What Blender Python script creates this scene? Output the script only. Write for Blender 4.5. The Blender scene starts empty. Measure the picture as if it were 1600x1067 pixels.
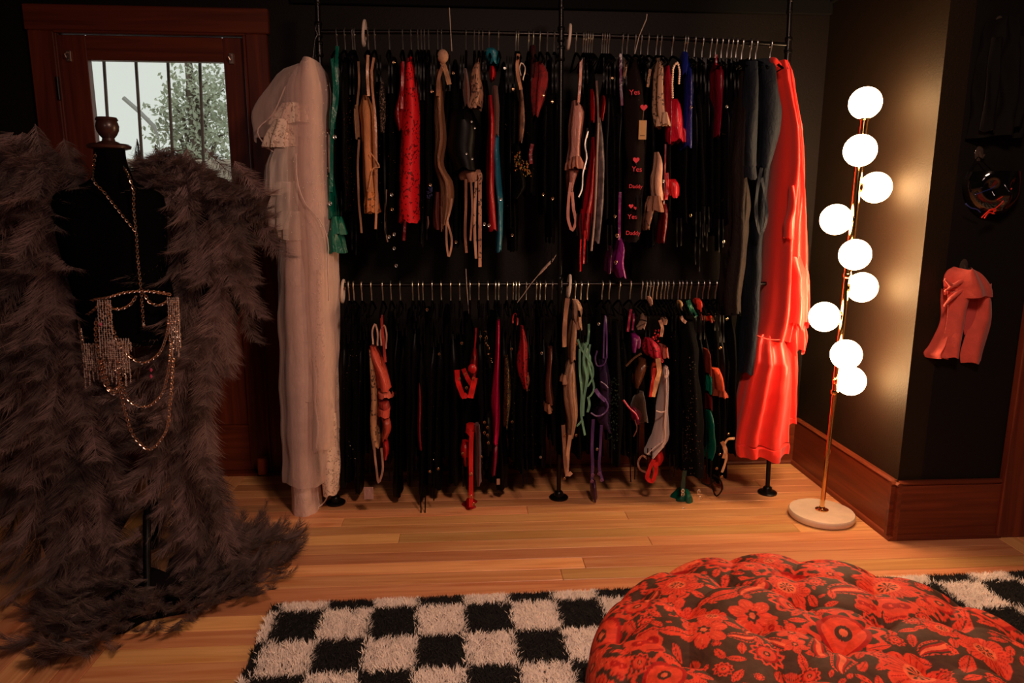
import bpy, math, random
import numpy as np
from mathutils import Vector, Matrix, noise
random.seed(7); rng = np.random.default_rng(7)
C = bpy.context.scene.collection
S = bpy.context.scene
PI = math.pi
def lin(c): c /= 255.0; return c/12.92 if c <= .04045 else ((c+.055)/1.055)**2.4
def rgb(r, g, b): return (lin(r), lin(g), lin(b), 1)

# ------------------------------------------------------------------ camera
F, H = 1115.0, 1.35
pt, yw, rl = [math.radians(v) for v in (10.75, 3.8, .2)]
fwd = Vector((math.sin(yw)*math.cos(pt), math.cos(yw)*math.cos(pt), -math.sin(pt)))
rt = Vector((math.cos(yw), -math.sin(yw), 0)); up = rt.cross(fwd)
rt, up = math.cos(rl)*rt+math.sin(rl)*up, -math.sin(rl)*rt+math.cos(rl)*up
cam = bpy.data.cameras.new('camera'); co = bpy.data.objects.new('camera', cam); C.objects.link(co)
M = Matrix((rt, up, -fwd)).transposed().to_4x4(); M.translation = (0, 0, H); co.matrix_world = M
cam.sensor_width = 36; cam.lens = F/1600*36; cam.clip_start = .05
S.camera = co
def P(x, y, Y):                       # point at depth Y that the photograph shows at (x, y)
    d = float((x-800)/F)*rt + fwd - float((y-533.5)/F)*up
    return Vector((0, 0, H)) + d*float(Y/d.y)
def PZ(x, y, z=0):                    # the same on a horizontal plane
    d = float((x-800)/F)*rt + fwd - float((y-533.5)/F)*up
    return Vector((0, 0, H)) + d*float((z-H)/d.z)

# ------------------------------------------------------------------ world, lights, exposure
S.view_settings.view_transform = 'Standard'; S.view_settings.look = 'None'
S.view_settings.exposure = 0.0; S.view_settings.gamma = 1; S.view_settings.use_curve_mapping = False
w = bpy.data.worlds.new('sky'); S.world = w; w.use_nodes = True
w.node_tree.nodes['Background'].inputs[0].default_value = (.88, .90, .85, 1)
w.node_tree.nodes['Background'].inputs[1].default_value = 1.0
def area(name, loc, target, size, energy, col):
    l = bpy.data.lights.new(name, 'AREA'); l.energy = energy; l.size = size; l.color = col
    o = bpy.data.objects.new(name, l); C.objects.link(o); o.location = loc
    o.rotation_euler = (Vector(target)-Vector(loc)).to_track_quat('-Z', 'Y').to_euler(); return o
area('ceiling_light', (.65, .75, 2.42), (.7, 1.7, 0), .35, 40, (1, .62, .45))
area('side_light', (-.9, -1.2, 2.2), (-.2, 3, 1.0), .5, 6, (1, .64, .58))
GLOBE = 42.0

# ------------------------------------------------------------------ materials
def nodes(m):
    m.use_nodes = True; return m.node_tree.nodes, m.node_tree.links, m.node_tree.nodes['Principled BSDF']
def mat(name, col, rough=.7, metal=0, sheen=0, bump=0, bscale=60, var=0, spec=.5, coat=0, stretch=(1, 1, 1), trans=0, sheenc=None, col2=None, vscale=8):
    m = bpy.data.materials.new(name); n, l, b = nodes(m)
    b.inputs['Base Color'].default_value = col; b.inputs['Roughness'].default_value = rough
    b.inputs['Metallic'].default_value = metal; b.inputs['Specular IOR Level'].default_value = spec
    b.inputs['Coat Weight'].default_value = coat; b.inputs['Sheen Weight'].default_value = sheen
    if sheenc: b.inputs['Sheen Tint'].default_value = sheenc
    if trans: b.inputs['Subsurface Weight'].default_value = 0
    if bump or var:
        g = n.new('ShaderNodeNewGeometry'); mp = n.new('ShaderNodeMapping'); mp.inputs[3].default_value = stretch
        l.new(g.outputs['Position'], mp.inputs[0])
    if bump:
        t = n.new('ShaderNodeTexNoise'); t.inputs['Scale'].default_value = bscale; t.inputs['Detail'].default_value = 4
        l.new(mp.outputs[0], t.inputs[0]); bu = n.new('ShaderNodeBump'); bu.inputs['Strength'].default_value = bump; bu.inputs['Distance'].default_value = .004
        l.new(t.outputs[0], bu.inputs['Height']); l.new(bu.outputs[0], b.inputs['Normal'])
    if var:
        t = n.new('ShaderNodeTexNoise'); t.inputs['Scale'].default_value = vscale; t.inputs['Detail'].default_value = 5
        l.new(mp.outputs[0], t.inputs[0]); r = n.new('ShaderNodeValToRGB')
        k = 1-var; c2 = col2 or (col[0]*k, col[1]*k, col[2]*k, 1)
        r.color_ramp.elements[0].position = .38; r.color_ramp.elements[0].color = c2
        r.color_ramp.elements[1].position = .62; r.color_ramp.elements[1].color = col
        l.new(t.outputs[0], r.inputs[0]); l.new(r.outputs[0], b.inputs['Base Color'])
    return m
def lace(name, c1, c2, scale=55, alpha=0, rough=.6):
    m = mat(name, c1, rough, spec=.35 if c1[0] > .02 else .08); n, l, b = nodes(m)
    g = n.new('ShaderNodeNewGeometry'); t = n.new('ShaderNodeTexVoronoi'); t.inputs['Scale'].default_value = scale
    wv = n.new('ShaderNodeTexNoise'); wv.inputs['Scale'].default_value = scale*.5
    mx = n.new('ShaderNodeMixRGB'); mx.inputs[0].default_value = .12
    l.new(g.outputs['Position'], wv.inputs[0]); l.new(g.outputs['Position'], mx.inputs[1]); l.new(wv.outputs[1], mx.inputs[2])
    l.new(mx.outputs[0], t.inputs[0]); r = n.new('ShaderNodeValToRGB')
    e = r.color_ramp.elements; e[0].position = .30; e[0].color = (0, 0, 0, 1); e[1].position = .42; e[1].color = (1, 1, 1, 1)
    l.new(t.outputs['Distance'], r.inputs[0]); cm = n.new('ShaderNodeMixRGB'); cm.inputs[1].default_value = c1; cm.inputs[2].default_value = c2
    l.new(r.outputs[0], cm.inputs[0]); l.new(cm.outputs[0], b.inputs['Base Color'])
    bu = n.new('ShaderNodeBump'); bu.inputs['Strength'].default_value = .6; bu.inputs['Distance'].default_value = .003; bu.invert = True
    l.new(r.outputs[0], bu.inputs['Height']); l.new(bu.outputs[0], b.inputs['Normal'])
    if alpha:
        ma = n.new('ShaderNodeMath'); ma.operation = 'MULTIPLY_ADD'; ma.inputs[1].default_value = -alpha; ma.inputs[2].default_value = 1
        l.new(r.outputs[0], ma.inputs[0]); l.new(ma.outputs[0], b.inputs['Alpha'])
    return m
def sheer(name, col, alpha, rough=.8):
    m = mat(name, col, rough, sheen=.3, spec=.2); n, l, b = nodes(m)
    g = n.new('ShaderNodeNewGeometry'); t = n.new('ShaderNodeTexNoise'); t.inputs['Scale'].default_value = 9; t.inputs['Detail'].default_value = 6
    mp = n.new('ShaderNodeMapping'); mp.inputs[3].default_value = (4, 4, .5); l.new(g.outputs['Position'], mp.inputs[0]); l.new(mp.outputs[0], t.inputs[0])
    mr = n.new('ShaderNodeMapRange'); mr.inputs[1].default_value = .3; mr.inputs[2].default_value = .7; mr.inputs[3].default_value = alpha*.75; mr.inputs[4].default_value = min(1, alpha*1.25)
    l.new(t.outputs[0], mr.inputs[0])
    lw = n.new('ShaderNodeLayerWeight'); lw.inputs[0].default_value = .35
    ad = n.new('ShaderNodeMath'); ad.operation = 'MULTIPLY_ADD'; ad.inputs[1].default_value = .5; ad.use_clamp = True
    l.new(lw.outputs['Facing'], ad.inputs[0]); l.new(mr.outputs[0], ad.inputs[2]); l.new(ad.outputs[0], b.inputs['Alpha'])
    return m
def wood(name, c1, c2, rough=.35, axis='X', scale=1, tint=.0, spec=.4, coat=0):
    m = mat(name, c1, rough, spec=spec, coat=coat); n, l, b = nodes(m)
    tc = n.new('ShaderNodeTexCoord'); oi = n.new('ShaderNodeObjectInfo')
    mp = n.new('ShaderNodeMapping'); st = {'X': (1.2, 22, 22), 'Y': (22, 1.2, 22), 'Z': (22, 22, 1.2)}[axis]
    mp.inputs[3].default_value = tuple(v*scale for v in st)
    cx = n.new('ShaderNodeCombineXYZ'); mm = n.new('ShaderNodeMath'); mm.operation = 'MULTIPLY'; mm.inputs[1].default_value = 37
    l.new(oi.outputs['Random'], mm.inputs[0]); l.new(mm.outputs[0], cx.inputs[0]); l.new(mm.outputs[0], cx.inputs[1]); l.new(cx.outputs[0], mp.inputs[1])
    l.new(tc.outputs['Object'], mp.inputs[0])
    t = n.new('ShaderNodeTexNoise'); t.inputs['Scale'].default_value = 1.6; t.inputs['Detail'].default_value = 7; t.inputs['Distortion'].default_value = 1.2
    l.new(mp.outputs[0], t.inputs[0]); r = n.new('ShaderNodeValToRGB')
    r.color_ramp.elements[0].position = .3; r.color_ramp.elements[0].color = c2; r.color_ramp.elements[1].position = .68; r.color_ramp.elements[1].color = c1
    l.new(t.outputs[0], r.inputs[0]); out = r.outputs[0]
    if tint:
        hs = n.new('ShaderNodeHueSaturation'); mr = n.new('ShaderNodeMapRange'); mr.inputs[3].default_value = 1-tint; mr.inputs[4].default_value = 1+tint*.55
        m2 = n.new('ShaderNodeMath'); m2.operation = 'FRACT'; m3 = n.new('ShaderNodeMath'); m3.operation = 'MULTIPLY'; m3.inputs[1].default_value = 7.31
        l.new(oi.outputs['Random'], m3.inputs[0]); l.new(m3.outputs[0], m2.inputs[0])
        l.new(m2.outputs[0], mr.inputs[0]); l.new(mr.outputs[0], hs.inputs['Value']); l.new(out, hs.inputs['Color']); out = hs.outputs[0]
        mh = n.new('ShaderNodeMapRange'); mh.inputs[3].default_value = .485; mh.inputs[4].default_value = .51; l.new(oi.outputs['Random'], mh.inputs[0]); l.new(mh.outputs[0], hs.inputs['Hue'])
    l.new(out, b.inputs['Base Color'])
    bu = n.new('ShaderNodeBump'); bu.inputs['Strength'].default_value = .12; bu.inputs['Distance'].default_value = .002; l.new(t.outputs[0], bu.inputs['Height']); l.new(bu.outputs[0], b.inputs['Normal'])
    return m
MT = {}
MT['wall'] = mat('black_wall_paint', rgb(22, 15, 9), .64, bump=.3, bscale=160, spec=.45)
MT['wall_dark'] = mat('black_panel_paint', rgb(17, 14, 12), .55, bump=.12, bscale=160, spec=.25)
MT['ceil'] = mat('dark_ceiling_paint', rgb(11, 11, 11), .85, bump=.1, bscale=90, spec=.2)
MT['floorx'] = wood('oiled_fir', rgb(240, 180, 121), rgb(212, 142, 86), .36, 'X', 1, tint=.36, spec=.4)
MT['sub'] = mat('subfloor', rgb(50, 25, 12), .9, bump=.1)
MT['red'] = wood('mahogany_stain', rgb(120, 54, 32), rgb(80, 32, 20), .38, 'Z', .7, spec=.35)
MT['redx'] = wood('mahogany_stain_across', rgb(122, 56, 32), rgb(84, 35, 20), .38, 'X', .7, spec=.35)
MT['redy'] = wood('mahogany_stain_deep', rgb(130, 60, 32), rgb(92, 40, 21), .38, 'Y', .7, spec=.35)
MT['pipe'] = mat('black_iron_pipe', rgb(38, 36, 36), .3, .8, bump=.1, bscale=200)
MT['steel'] = mat('bright_hook_steel', rgb(240, 236, 232), .3, 1)
MT['velvet'] = mat('black_velvet', rgb(5, 5, 6), 1, spec=.03)
MT['black'] = mat('black_cloth', rgb(7, 6, 7), .9, bump=.3, bscale=90, spec=.06)
MT['black2'] = lace('black_lace', rgb(11, 9, 10), rgb(3, 3, 3), 70)
MT['black3'] = mat('black_satin', rgb(7, 6, 8), .42, bump=.2, bscale=30, spec=.12)
MT['white_plastic'] = mat('white_plastic', rgb(225, 205, 190), .4, bump=.05)
MT['brass'] = mat('polished_gold_brass', rgb(235, 190, 130), .13, 1)
MT['marble'] = mat('cream_marble', rgb(228, 205, 180), .25, var=.12, vscale=14, coat=.3)
MT['silverchain'] = mat('pale_gold_chain', rgb(225, 196, 178), .28, 1)
MT['crystal'] = mat('crystal_bead', rgb(225, 200, 190), .08, .55, spec=1, coat=1)
MT['feather'] = None

# ------------------------------------------------------------------ mesh helpers
class MB:
    def __init__(s): s.v = []; s.f = []; s.c = None
    def add(s, v, f):
        o = len(s.v); s.v += [tuple(p) for p in v]; s.f += [tuple(i+o for i in q) for q in f]; return s
    def box(s, c, d, rot=None):
        x, y, z = d[0]/2, d[1]/2, d[2]/2
        v = [Vector((i*x, j*y, k*z)) for i in (-1, 1) for j in (-1, 1) for k in (-1, 1)]
        if rot is not None: v = [rot @ p for p in v]
        return s.add([p+Vector(c) for p in v], [(0, 1, 3, 2), (4, 6, 7, 5), (0, 4, 5, 1), (2, 3, 7, 6), (0, 2, 6, 4), (1, 5, 7, 3)])
    def span(s, a, b): return s.box([(a[i]+b[i])/2 for i in range(3)], [abs(b[i]-a[i]) for i in range(3)])
    def bbox(s, a, b, e):     # box with chamfered edges on all sides
        c = [(a[i]+b[i])/2 for i in range(3)]; h = [abs(b[i]-a[i])/2 for i in range(3)]; e = min(e, min(h)*.9)
        rings = []
        for z, k in ((-h[2], e), (-h[2]+e, 0), (h[2]-e, 0), (h[2], e)):
            X, Y = h[0]-k, h[1]-k; q = e
            pts = [(X-q, -Y), (X, -Y+q), (X, Y-q), (X-q, Y), (-X+q, Y), (-X, Y-q), (-X, -Y+q), (-X+q, -Y)]
            rings.append([(c[0]+p, c[1]+r, c[2]+z) for p, r in pts])
        return s.loft(rings, True, True)
    def loft(s, rings, cap0=False, cap1=False, closed=True):
        n = len(rings[0]); o = len(s.v); f = []
        for r in rings: s.v += [tuple(p) for p in r]
        for i in range(len(rings)-1):
            for j in range(n if closed else n-1):
                k = (j+1) % n; f.append((o+i*n+j, o+i*n+k, o+(i+1)*n+k, o+(i+1)*n+j))
        if cap0: f.append(tuple(o+j for j in reversed(range(n))))
        if cap1: f.append(tuple(o+(len(rings)-1)*n+j for j in range(n)))
        s.f += f; return s
    def tube(s, pts, r, n=6, closed=False):
        pts = [Vector(p) for p in pts]; m = len(pts); rr = r if isinstance(r, (list, tuple)) else [r]*m
        t0 = (pts[1]-pts[0]).normalized(); nv = t0.orthogonal().normalized(); rings = []
        for i, p in enumerate(pts):
            a = pts[max(0, i-1)] if not closed else pts[(i-1) % m]; b = pts[min(m-1, i+1)] if not closed else pts[(i+1) % m]
            t = (b-a).normalized() if (b-a).length > 1e-9 else t0
            nv = (nv-t*nv.dot(t)).normalized(); bn = t.cross(nv)
            rings.append([p+(nv*math.cos(2*PI*k/n)+bn*math.sin(2*PI*k/n))*rr[i] for k in range(n)])
        if closed: rings.append(rings[0])
        return s.loft(rings, not closed, not closed)
    def ribbon(s, pts, w, th=.0016, face=None, twist=0):
        pts = [Vector(p) for p in pts]; m = len(pts); rings = []
        for i, p in enumerate(pts):
            t = (pts[min(m-1, i+1)]-pts[max(0, i-1)]).normalized()
            side = (t.cross(Vector(face or (0, 1, 0)))).normalized(); nn = t.cross(side)
            a = twist*i/m + .35*math.sin(i*.9+twist); side, nn = side*math.cos(a)+nn*math.sin(a), -side*math.sin(a)+nn*math.cos(a)
            ww = w[i] if isinstance(w, (list, tuple)) else w
            rings.append([p-side*ww/2-nn*th/2, p+side*ww/2-nn*th/2, p+side*ww/2+nn*th/2, p-side*ww/2+nn*th/2])
        return s.loft(rings, True, True)
    def lathe(s, prof, c, n=32, cap0=True, cap1=True):
        return s.loft([[(c[0]+r*math.cos(2*PI*k/n), c[1]+r*math.sin(2*PI*k/n), c[2]+z) for k in range(n)] for r, z in prof], cap0, cap1)
    def sphere(s, c, r, n=24, m=16, sc=(1, 1, 1)):
        rings = [[(c[0]+sc[0]*r*math.sin(PI*i/m)*math.cos(2*PI*k/n), c[1]+sc[1]*r*math.sin(PI*i/m)*math.sin(2*PI*k/n), c[2]-sc[2]*r*math.cos(PI*i/m)) for k in range(n)] for i in range(1, m)]
        o = len(s.v); s.loft(rings); a = len(s.v); s.v += [(c[0], c[1], c[2]-r*sc[2]), (c[0], c[1], c[2]+r*sc[2])]
        for k in range(n):
            s.f.append((a, o+(k+1) % n, o+k)); q = o+(m-2)*n; s.f.append((a+1, q+k, q+(k+1) % n))
        return s
    def ring(s, c, R, r, ax='Y', n=16, m=6, sc=1):
        pts = []
        for k in range(n):
            a = 2*PI*k/n; u, v = R*math.cos(a), R*sc*math.sin(a)
            pts.append(Vector(c)+Vector({'Y': (u, 0, v), 'X': (0, u, v), 'Z': (u, v, 0)}[ax]))
        return s.tube(pts, r, m, True)
    def octa(s, c, r):
        x, y, z = c; v = [(x+r, y, z), (x, y+r, z), (x-r, y, z), (x, y-r, z), (x, y, z+r*1.3), (x, y, z-r*1.3)]
        return s.add(v, [(0, 1, 4), (1, 2, 4), (2, 3, 4), (3, 0, 4), (1, 0, 5), (2, 1, 5), (3, 2, 5), (0, 3, 5)])
    def build(s, name, m, parent=None, origin=None, smooth=True, attr=None):
        root = Vector((0, 0, 0)); p = parent
        while p is not None: root += Vector(p.location); p = p.parent
        org = Vector(origin) if origin is not None else (root if parent is not None else Vector((0, 0, 0)))
        me = bpy.data.meshes.new(name); a = np.array(s.v, dtype=np.float64)-np.array(org)
        me.from_pydata(a.tolist(), [], s.f)
        if smooth: me.polygons.foreach_set('use_smooth', [True]*len(me.polygons))
        if attr is not None:
            ca = me.color_attributes.new('Col', 'FLOAT_COLOR', 'POINT'); ca.data.foreach_set('color', np.asarray(attr, dtype=np.float32).ravel())
        if m: me.materials.append(m)
        o = bpy.data.objects.new(name, me); C.objects.link(o); o.parent = parent; o.location = org-root
        if smooth:
            try: me.set_sharp_from_angle(angle=math.radians(42))
            except Exception: pass
        return o
def tag(o, label=None, cat=None, group=None, kind=None):
    if label: o['label'] = label
    if cat: o['category'] = cat
    if group: o['group'] = group
    if kind: o['kind'] = kind
    return o
def empty(name, loc=(0, 0, 0)):
    o = bpy.data.objects.new(name, None); C.objects.link(o); o.location = loc; o.empty_display_size = .05; return o
def obj(name, data, parent, loc, rot=(0, 0, 0), sc=(1, 1, 1)):
    o = bpy.data.objects.new(name, data); C.objects.link(o); o.parent = parent; o.location = loc; o.rotation_euler = rot; o.scale = sc; return o
def struct(o): o['kind'] = 'structure'; return o
def interp(pts, n):            # smooth resample of tuples
    a = np.array(pts, float); m = len(a)
    if m == 2: return [tuple(a[0]+(a[1]-a[0])*t) for t in np.linspace(0, 1, n)]
    d = np.concatenate([[0], np.cumsum(np.linalg.norm(np.diff(a[:, :2], axis=0), axis=1)+1e-6)]); d /= d[-1]
    out = []
    tg = np.gradient(a, d, axis=0)
    for t in np.linspace(0, 1, n):
        i = min(m-2, max(0, int(np.searchsorted(d, t)-1))); h = d[i+1]-d[i]; u = (t-d[i])/h
        h00 = 2*u**3-3*u**2+1; h10 = u**3-2*u**2+u; h01 = -2*u**3+3*u**2; h11 = u**3-u**2
        out.append(tuple(h00*a[i]+h10*h*tg[i]+h01*a[i+1]+h11*h*tg[i+1]))
    return out

# ------------------------------------------------------------------ the room
YB = 3.56; XR = 1.765; YC = 2.66; ZT = 2.254; ZC = 2.5
XL = -2.35
dl, dr = P(70, 11, YB).x, P(400, 17, YB).x       # opening behind the casing
dtop = P(240, 35, YB).z
wb = MB().span((XL-.1, YB, 0), (dl, YB+.12, ZC)); wb.span((dr, YB, 0), (XR+.1, YB+.12, ZC)); wb.span((dl, YB, dtop), (dr, YB+.12, ZC))
MT['wall'].node_tree.nodes['Principled BSDF'].inputs['Specular Tint'].default_value = (1, .78, .5, 1)  # lamp's golden glow is put into this paint's reflection tint
MT['wallb'] = mat('black_wall_paint_back', rgb(20, 14, 10), .6, bump=.25, bscale=160, spec=.22)
struct(wb.build('wall_back', MT['wallb'], smooth=False))
struct(MB().span((XL-.1, -2.6, 0), (XL, YB, ZC)).build('wall_left', MT['wall_dark'], smooth=False))
struct(MB().span((XR, YC, 0), (XR+.1, YB, ZC)).build('wall_lamp_side', MT['wall'], smooth=False))
struct(MB().span((XR+.1, YC, 0), (3.3, YC+.12, ZC)).build('wall_right_front', MT['wall_dark'], smooth=False))
struct(MB().span((3.2, -2.6, 0), (3.3, YC, ZC)).build('wall_right', MT['wall_dark'], smooth=False))
struct(MB().span((XL-.1, -2.7, 0), (3.3, -2.6, ZC)).build('wall_front', MT['wall_dark'], smooth=False))
struct(MB().span((XL-.1, -2.7, ZC), (3.3, YB+.12, ZC+.1)).build('ceiling', MT['ceil'], smooth=False))
t = MB().bbox((dr+.16, YB-.028, ZT), (XR, YB, ZC), .004); struct(t.build('trim_1', MT['ceil'], smooth=False))
struct(MB().bbox((XR-.02, YC, ZT+.05), (XR, YB-.03, ZC), .004).build('trim_2', MT['ceil'], smooth=False))

# floor: every strip board is a part
floor = struct(MB().span((XL-.1, -2.7, -.06), (3.3, YB+.12, -.021)).build('floor', MT['sub'], smooth=False))
bw = .083
def plank(x0, x1, y0, y1, along):
    L, W = (x1-x0, y1-y0) if along == 'X' else (y1-y0, x1-x0)
    mb = MB().bbox((-L/2+.0006, -W/2+.0011, -.02), (L/2-.0006, W/2-.0011, 0), .0014)
    o = mb.build('plank', MT['floorx'], None, smooth=False); o.parent = floor
    o.location = ((x0+x1)/2, (y0+y1)/2, random.uniform(-.0006, 0)); o.rotation_euler = (0, 0, 0 if along == 'X' else PI/2)
XS, XE = -1.122, 2.205
seams = {}
y = YB; r = 0
fixed = {12: [PZ(620, 872).x], 7: [PZ(655, 812).x]}
while y > 1.05:
    cuts = [XS]; x = XS+random.uniform(.5, 1.9)
    while x < XE-.5: cuts.append(x); x += random.uniform(1.0, 2.2)
    if r % 3 == 2: cuts = [XS]
    cuts.append(XE)
    for a, b in zip(cuts, cuts[1:]): plank(a, b, y-bw, y, 'X')
    y -= bw; r += 1
yend = y
x = XS; r = 0
while x > XL-.08:
    c = YB-random.uniform(.6, 1.6)
    plank(x-bw, x, c, YB, 'Y'); plank(x-bw, x, yend, c, 'Y'); x -= bw
x = XE
while x < 2.75:
    c = YC-random.uniform(.3, .9)
    plank(x, x+bw, c, YC, 'Y'); plank(x, x+bw, yend, c, 'Y'); x += bw
mb = MB()                                   # boards outside the view, joined
y = yend
while y > -2.6:
    mb.bbox((XS, y-bw+.0006, -.02), (XE, y-.0006, 0), .0012); y -= bw
x = XL
while x < XS-bw: mb.bbox((x, -2.6, -.02), (x+bw-.001, yend, 0), .0012); x += bw
x = 2.75
while x < 3.2: mb.bbox((x+.03, -2.6, -.02), (x+bw+.028, YC, 0), .0012); x += bw
mb.bbox((XE+.001, -2.6, -.02), (2.78, yend, 0), .001)
tag(mb.build('plank_field', MT['floorx'], floor, smooth=False), kind='stuff')

# baseboards
def baseboard(name, a, b, inward, m):
    o = empty(name); struct(o); a = Vector(a); b = Vector(b); n = Vector(inward); up_ = Vector((0, 0, 1))
    def prof(pr, nm):
        mb = MB(); mb.loft([[p+n*u+up_*v for u, v in pr] for p in (a, b)], True, True)
        mb.build(nm, m, o, smooth=False)
    prof([(0, .0), (.018, .0), (.018, .228), (.012, .236), (0, .236)], 'board')
    prof([(0, .236), (.021, .236), (.024, .242), (.014, .25), (0, .25)], 'cap_moulding')
    prof([(.018, 0), (.036, 0), (.034, .008), (.028, .015), (.018, .018)], 'shoe_moulding')
cr = P(418, 500, YB).x
baseboard('baseboard_back', (cr, YB, 0), (XR-.018, YB, 0), (0, -1, 0), MT['redx'])
baseboard('baseboard_lamp_side', (XR, YB-.018, 0), (XR, YC-.036, 0), (-1, 0, 0), MT['redy'])
baseboard('baseboard_right_front', (XR-.036, YC, 0), (2.215, YC, 0), (0, -1, 0), MT['redx'])

# door with glass, left
D1 = empty('door_1', (dl, YB, 0)); struct(D1)
cl, crr, ct = P(43, 9, YB).x, P(417, 17, YB).x, P(240, 12, YB).z
il, ir, it = P(88, 50, YB).x, P(386, 58, YB).x, P(240, 52, YB).z
MB().bbox((cl, YB-.03, 0), (il, YB, it), .004).build('casing', MT['red'], D1, smooth=False)
MB().bbox((ir, YB-.03, 0), (crr, YB, it), .004).build('casing', MT['red'], D1, smooth=False)
MB().bbox((cl-.01, YB-.032, it), (crr+.01, YB, ct), .004).build('casing', MT['redx'], D1, smooth=False)
MB().bbox((ir-.012, YB-.034, .0), (ir-.001, YB+.02, it-.008), .003).build('door_stop', MT['red'], D1, smooth=False)
MB().bbox((il-.002, YB-.028, .0), (il+.01, YB+.02, it-.008), .003).build('door_stop', MT['red'], D1, smooth=False)  # left stop added to close a light leak beside the casing
MB().bbox((il, YB-.034, it-.01), (ir, YB+.02, it), .003).build('door_stop', MT['redx'], D1, smooth=False)
gl, gr, gt, gb = P(136, 94, YB).x, P(349, 97, YB).x, P(240, 95, YB).z, 1.18
ys0, ys1 = YB+.002, YB+.045
MB().bbox((il+.002, ys0, .012), (gl, ys1, it-.012), .003).build('stile', MT['red'], D1, smooth=False)
MB().bbox((gr, ys0, .012), (ir-.012, ys1, it-.012), .003).build('stile', MT['red'], D1, smooth=False)
MB().bbox((gl, ys0, gt), (gr, ys1, it-.012), .003).build('rail', MT['redx'], D1, smooth=False)
MB().bbox((gl, ys0, .88), (gr, ys1, gb), .003).build('rail', MT['redx'], D1, smooth=False)
MB().bbox((gl, ys0, .012), (gr, ys1, .25), .003).build('rail', MT['redx'], D1, smooth=False)
MB().bbox(((gl+gr)/2-.05, ys0+.001, .25), ((gl+gr)/2+.05, ys1, .88), .003).build('stile', MT['red'], D1, smooth=False)
MB().bbox((gl, ys0+.014, .25), ((gl+gr)/2-.05, ys1-.01, .88), .003).build('panel', MT['red'], D1, smooth=False)
MB().bbox(((gl+gr)/2+.05, ys0+.014, .25), (gr, ys1-.01, .88), .003).build('panel', MT['red'], D1, smooth=False)
MB().span((cl, YB-.05, -.001), (crr, YB+.1, .012)).build('threshold', MT['redx'], D1, smooth=False)
mg = bpy.data.materials.new('window_glass'); n, l, b = nodes(mg)
tr = n.new('ShaderNodeBsdfTransparent'); tr.inputs[0].default_value = (.93, .95, .93, 1); gs = n.new('ShaderNodeBsdfGlossy'); gs.inputs['Roughness'].default_value = .03
mx = n.new('ShaderNodeMixShader'); mx.inputs[0].default_value = .06
l.new(tr.outputs[0], mx.inputs[1]); l.new(gs.outputs[0], mx.inputs[2]); l.new(mx.outputs[0], n['Material Output'].inputs[0])
MB().span((gl-.004, YB+.02, gb-.004), (gr+.004, YB+.026, gt+.004)).build('glass_pane', mg, D1, smooth=False)
hm = mat('worn_nickel', rgb(205, 180, 165), .35, 1)
for hx, hy in ((108, 88), (362, 92)):
    c = P(hx, hy, YB); mb = MB().bbox((c.x-.011, YB-.008, c.z-.024), (c.x+.011, YB+.003, c.z+.024), .002)
    mb.tube([(c.x, YB-.004, c.z+.014), (c.x, YB-.02, c.z+.014), (c.x-.006, YB-.026, c.z+.004), (c.x, YB-.024, c.z-.01)], .0028, 6)
    mb.sphere((c.x, YB-.01, c.z-.016), .0035, 8, 6); mb.build('latch_plate', hm, D1, smooth=False)
for hy in (140, 640):
    c = P(91, hy, YB); MB().tube([(il, YB-.036, c.z-.05), (il, YB-.036, c.z+.05)], .007, 10).build('hinge', MT['pipe'], D1)
# wooden stop block at the foot of the door
c = P(411, 737, YB-.055)
tag(MB().bbox((c.x-.02, YB-.075, .0125), (c.x+.02, YB-.035, .1), .004).build('wood_block', wood('block_wood', rgb(200, 105, 65), rgb(160, 80, 50), .5, 'Z'), origin=(c.x, YB-.055, .0125), smooth=False), 'small orange brown wood block standing at the foot of the glazed door', 'block')

# outside the glass: security bars, railing, tree
E1 = tag(empty('security_bars', (gl, YB+.3, gb)), 'dark vertical metal bars outside the glass of the door', 'bars')
bm_ = mat('weathered_bar', rgb(120, 105, 98), .6, .2, bump=.1)
for x0, x1 in ((162, 172), (212, 222), (262, 270), (312, 318)):
    a = P(x0, 90, YB+.3); b = P(x1, 250, YB+.3); MB().tube([a+(a-b)*.4, b+(b-a)*.9], .008, 8).build('bar', bm_, E1)
for z in (gb-.15, P(300, 50, YB+.3).z):
    MB().tube([(gl-.3, YB+.3, z), (gr+.3, YB+.3, z)], .009, 8).build('cross_rail', bm_, E1)
for bx_ in (gl-.28, gr+.28):
    for bz_ in (gb-.15, P(300, 50, YB+.3).z): MB().tube([(bx_, YB+.115, bz_), (bx_, YB+.3, bz_)], .009, 8).build('bracket', bm_, E1)
leaf = mat('leaf_green', rgb(196, 202, 180), .8, bump=.1, var=.25, vscale=3)  # overexposed haze outside is put into the paled leaf colour
T = tag(empty('garden_tree', P(300, 400, 7.5)), 'pale green leafy tree seen through the door glass', 'tree')
T.location.z = -1.2
mb = MB(); lm = MB()
trunk = P(318, 420, 7.5); br = []
lm.tube([(trunk.x, 7.5, -1.2), (trunk.x-.05, 7.5, .6), (trunk.x+.04, 7.5, 1.7), (trunk.x, 7.5, 2.9)], [.11, .09, .07, .03], 8)
cl_ = [(262, 195, .26), (290, 140, .3), (325, 125, .34), (312, 185, .36), (338, 165, .34), (278, 215, .26), (335, 220, .4), (300, 240, .36), (272, 165, .16), (325, 250, .4), (350, 140, .4), (370, 200, .5)]
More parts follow.
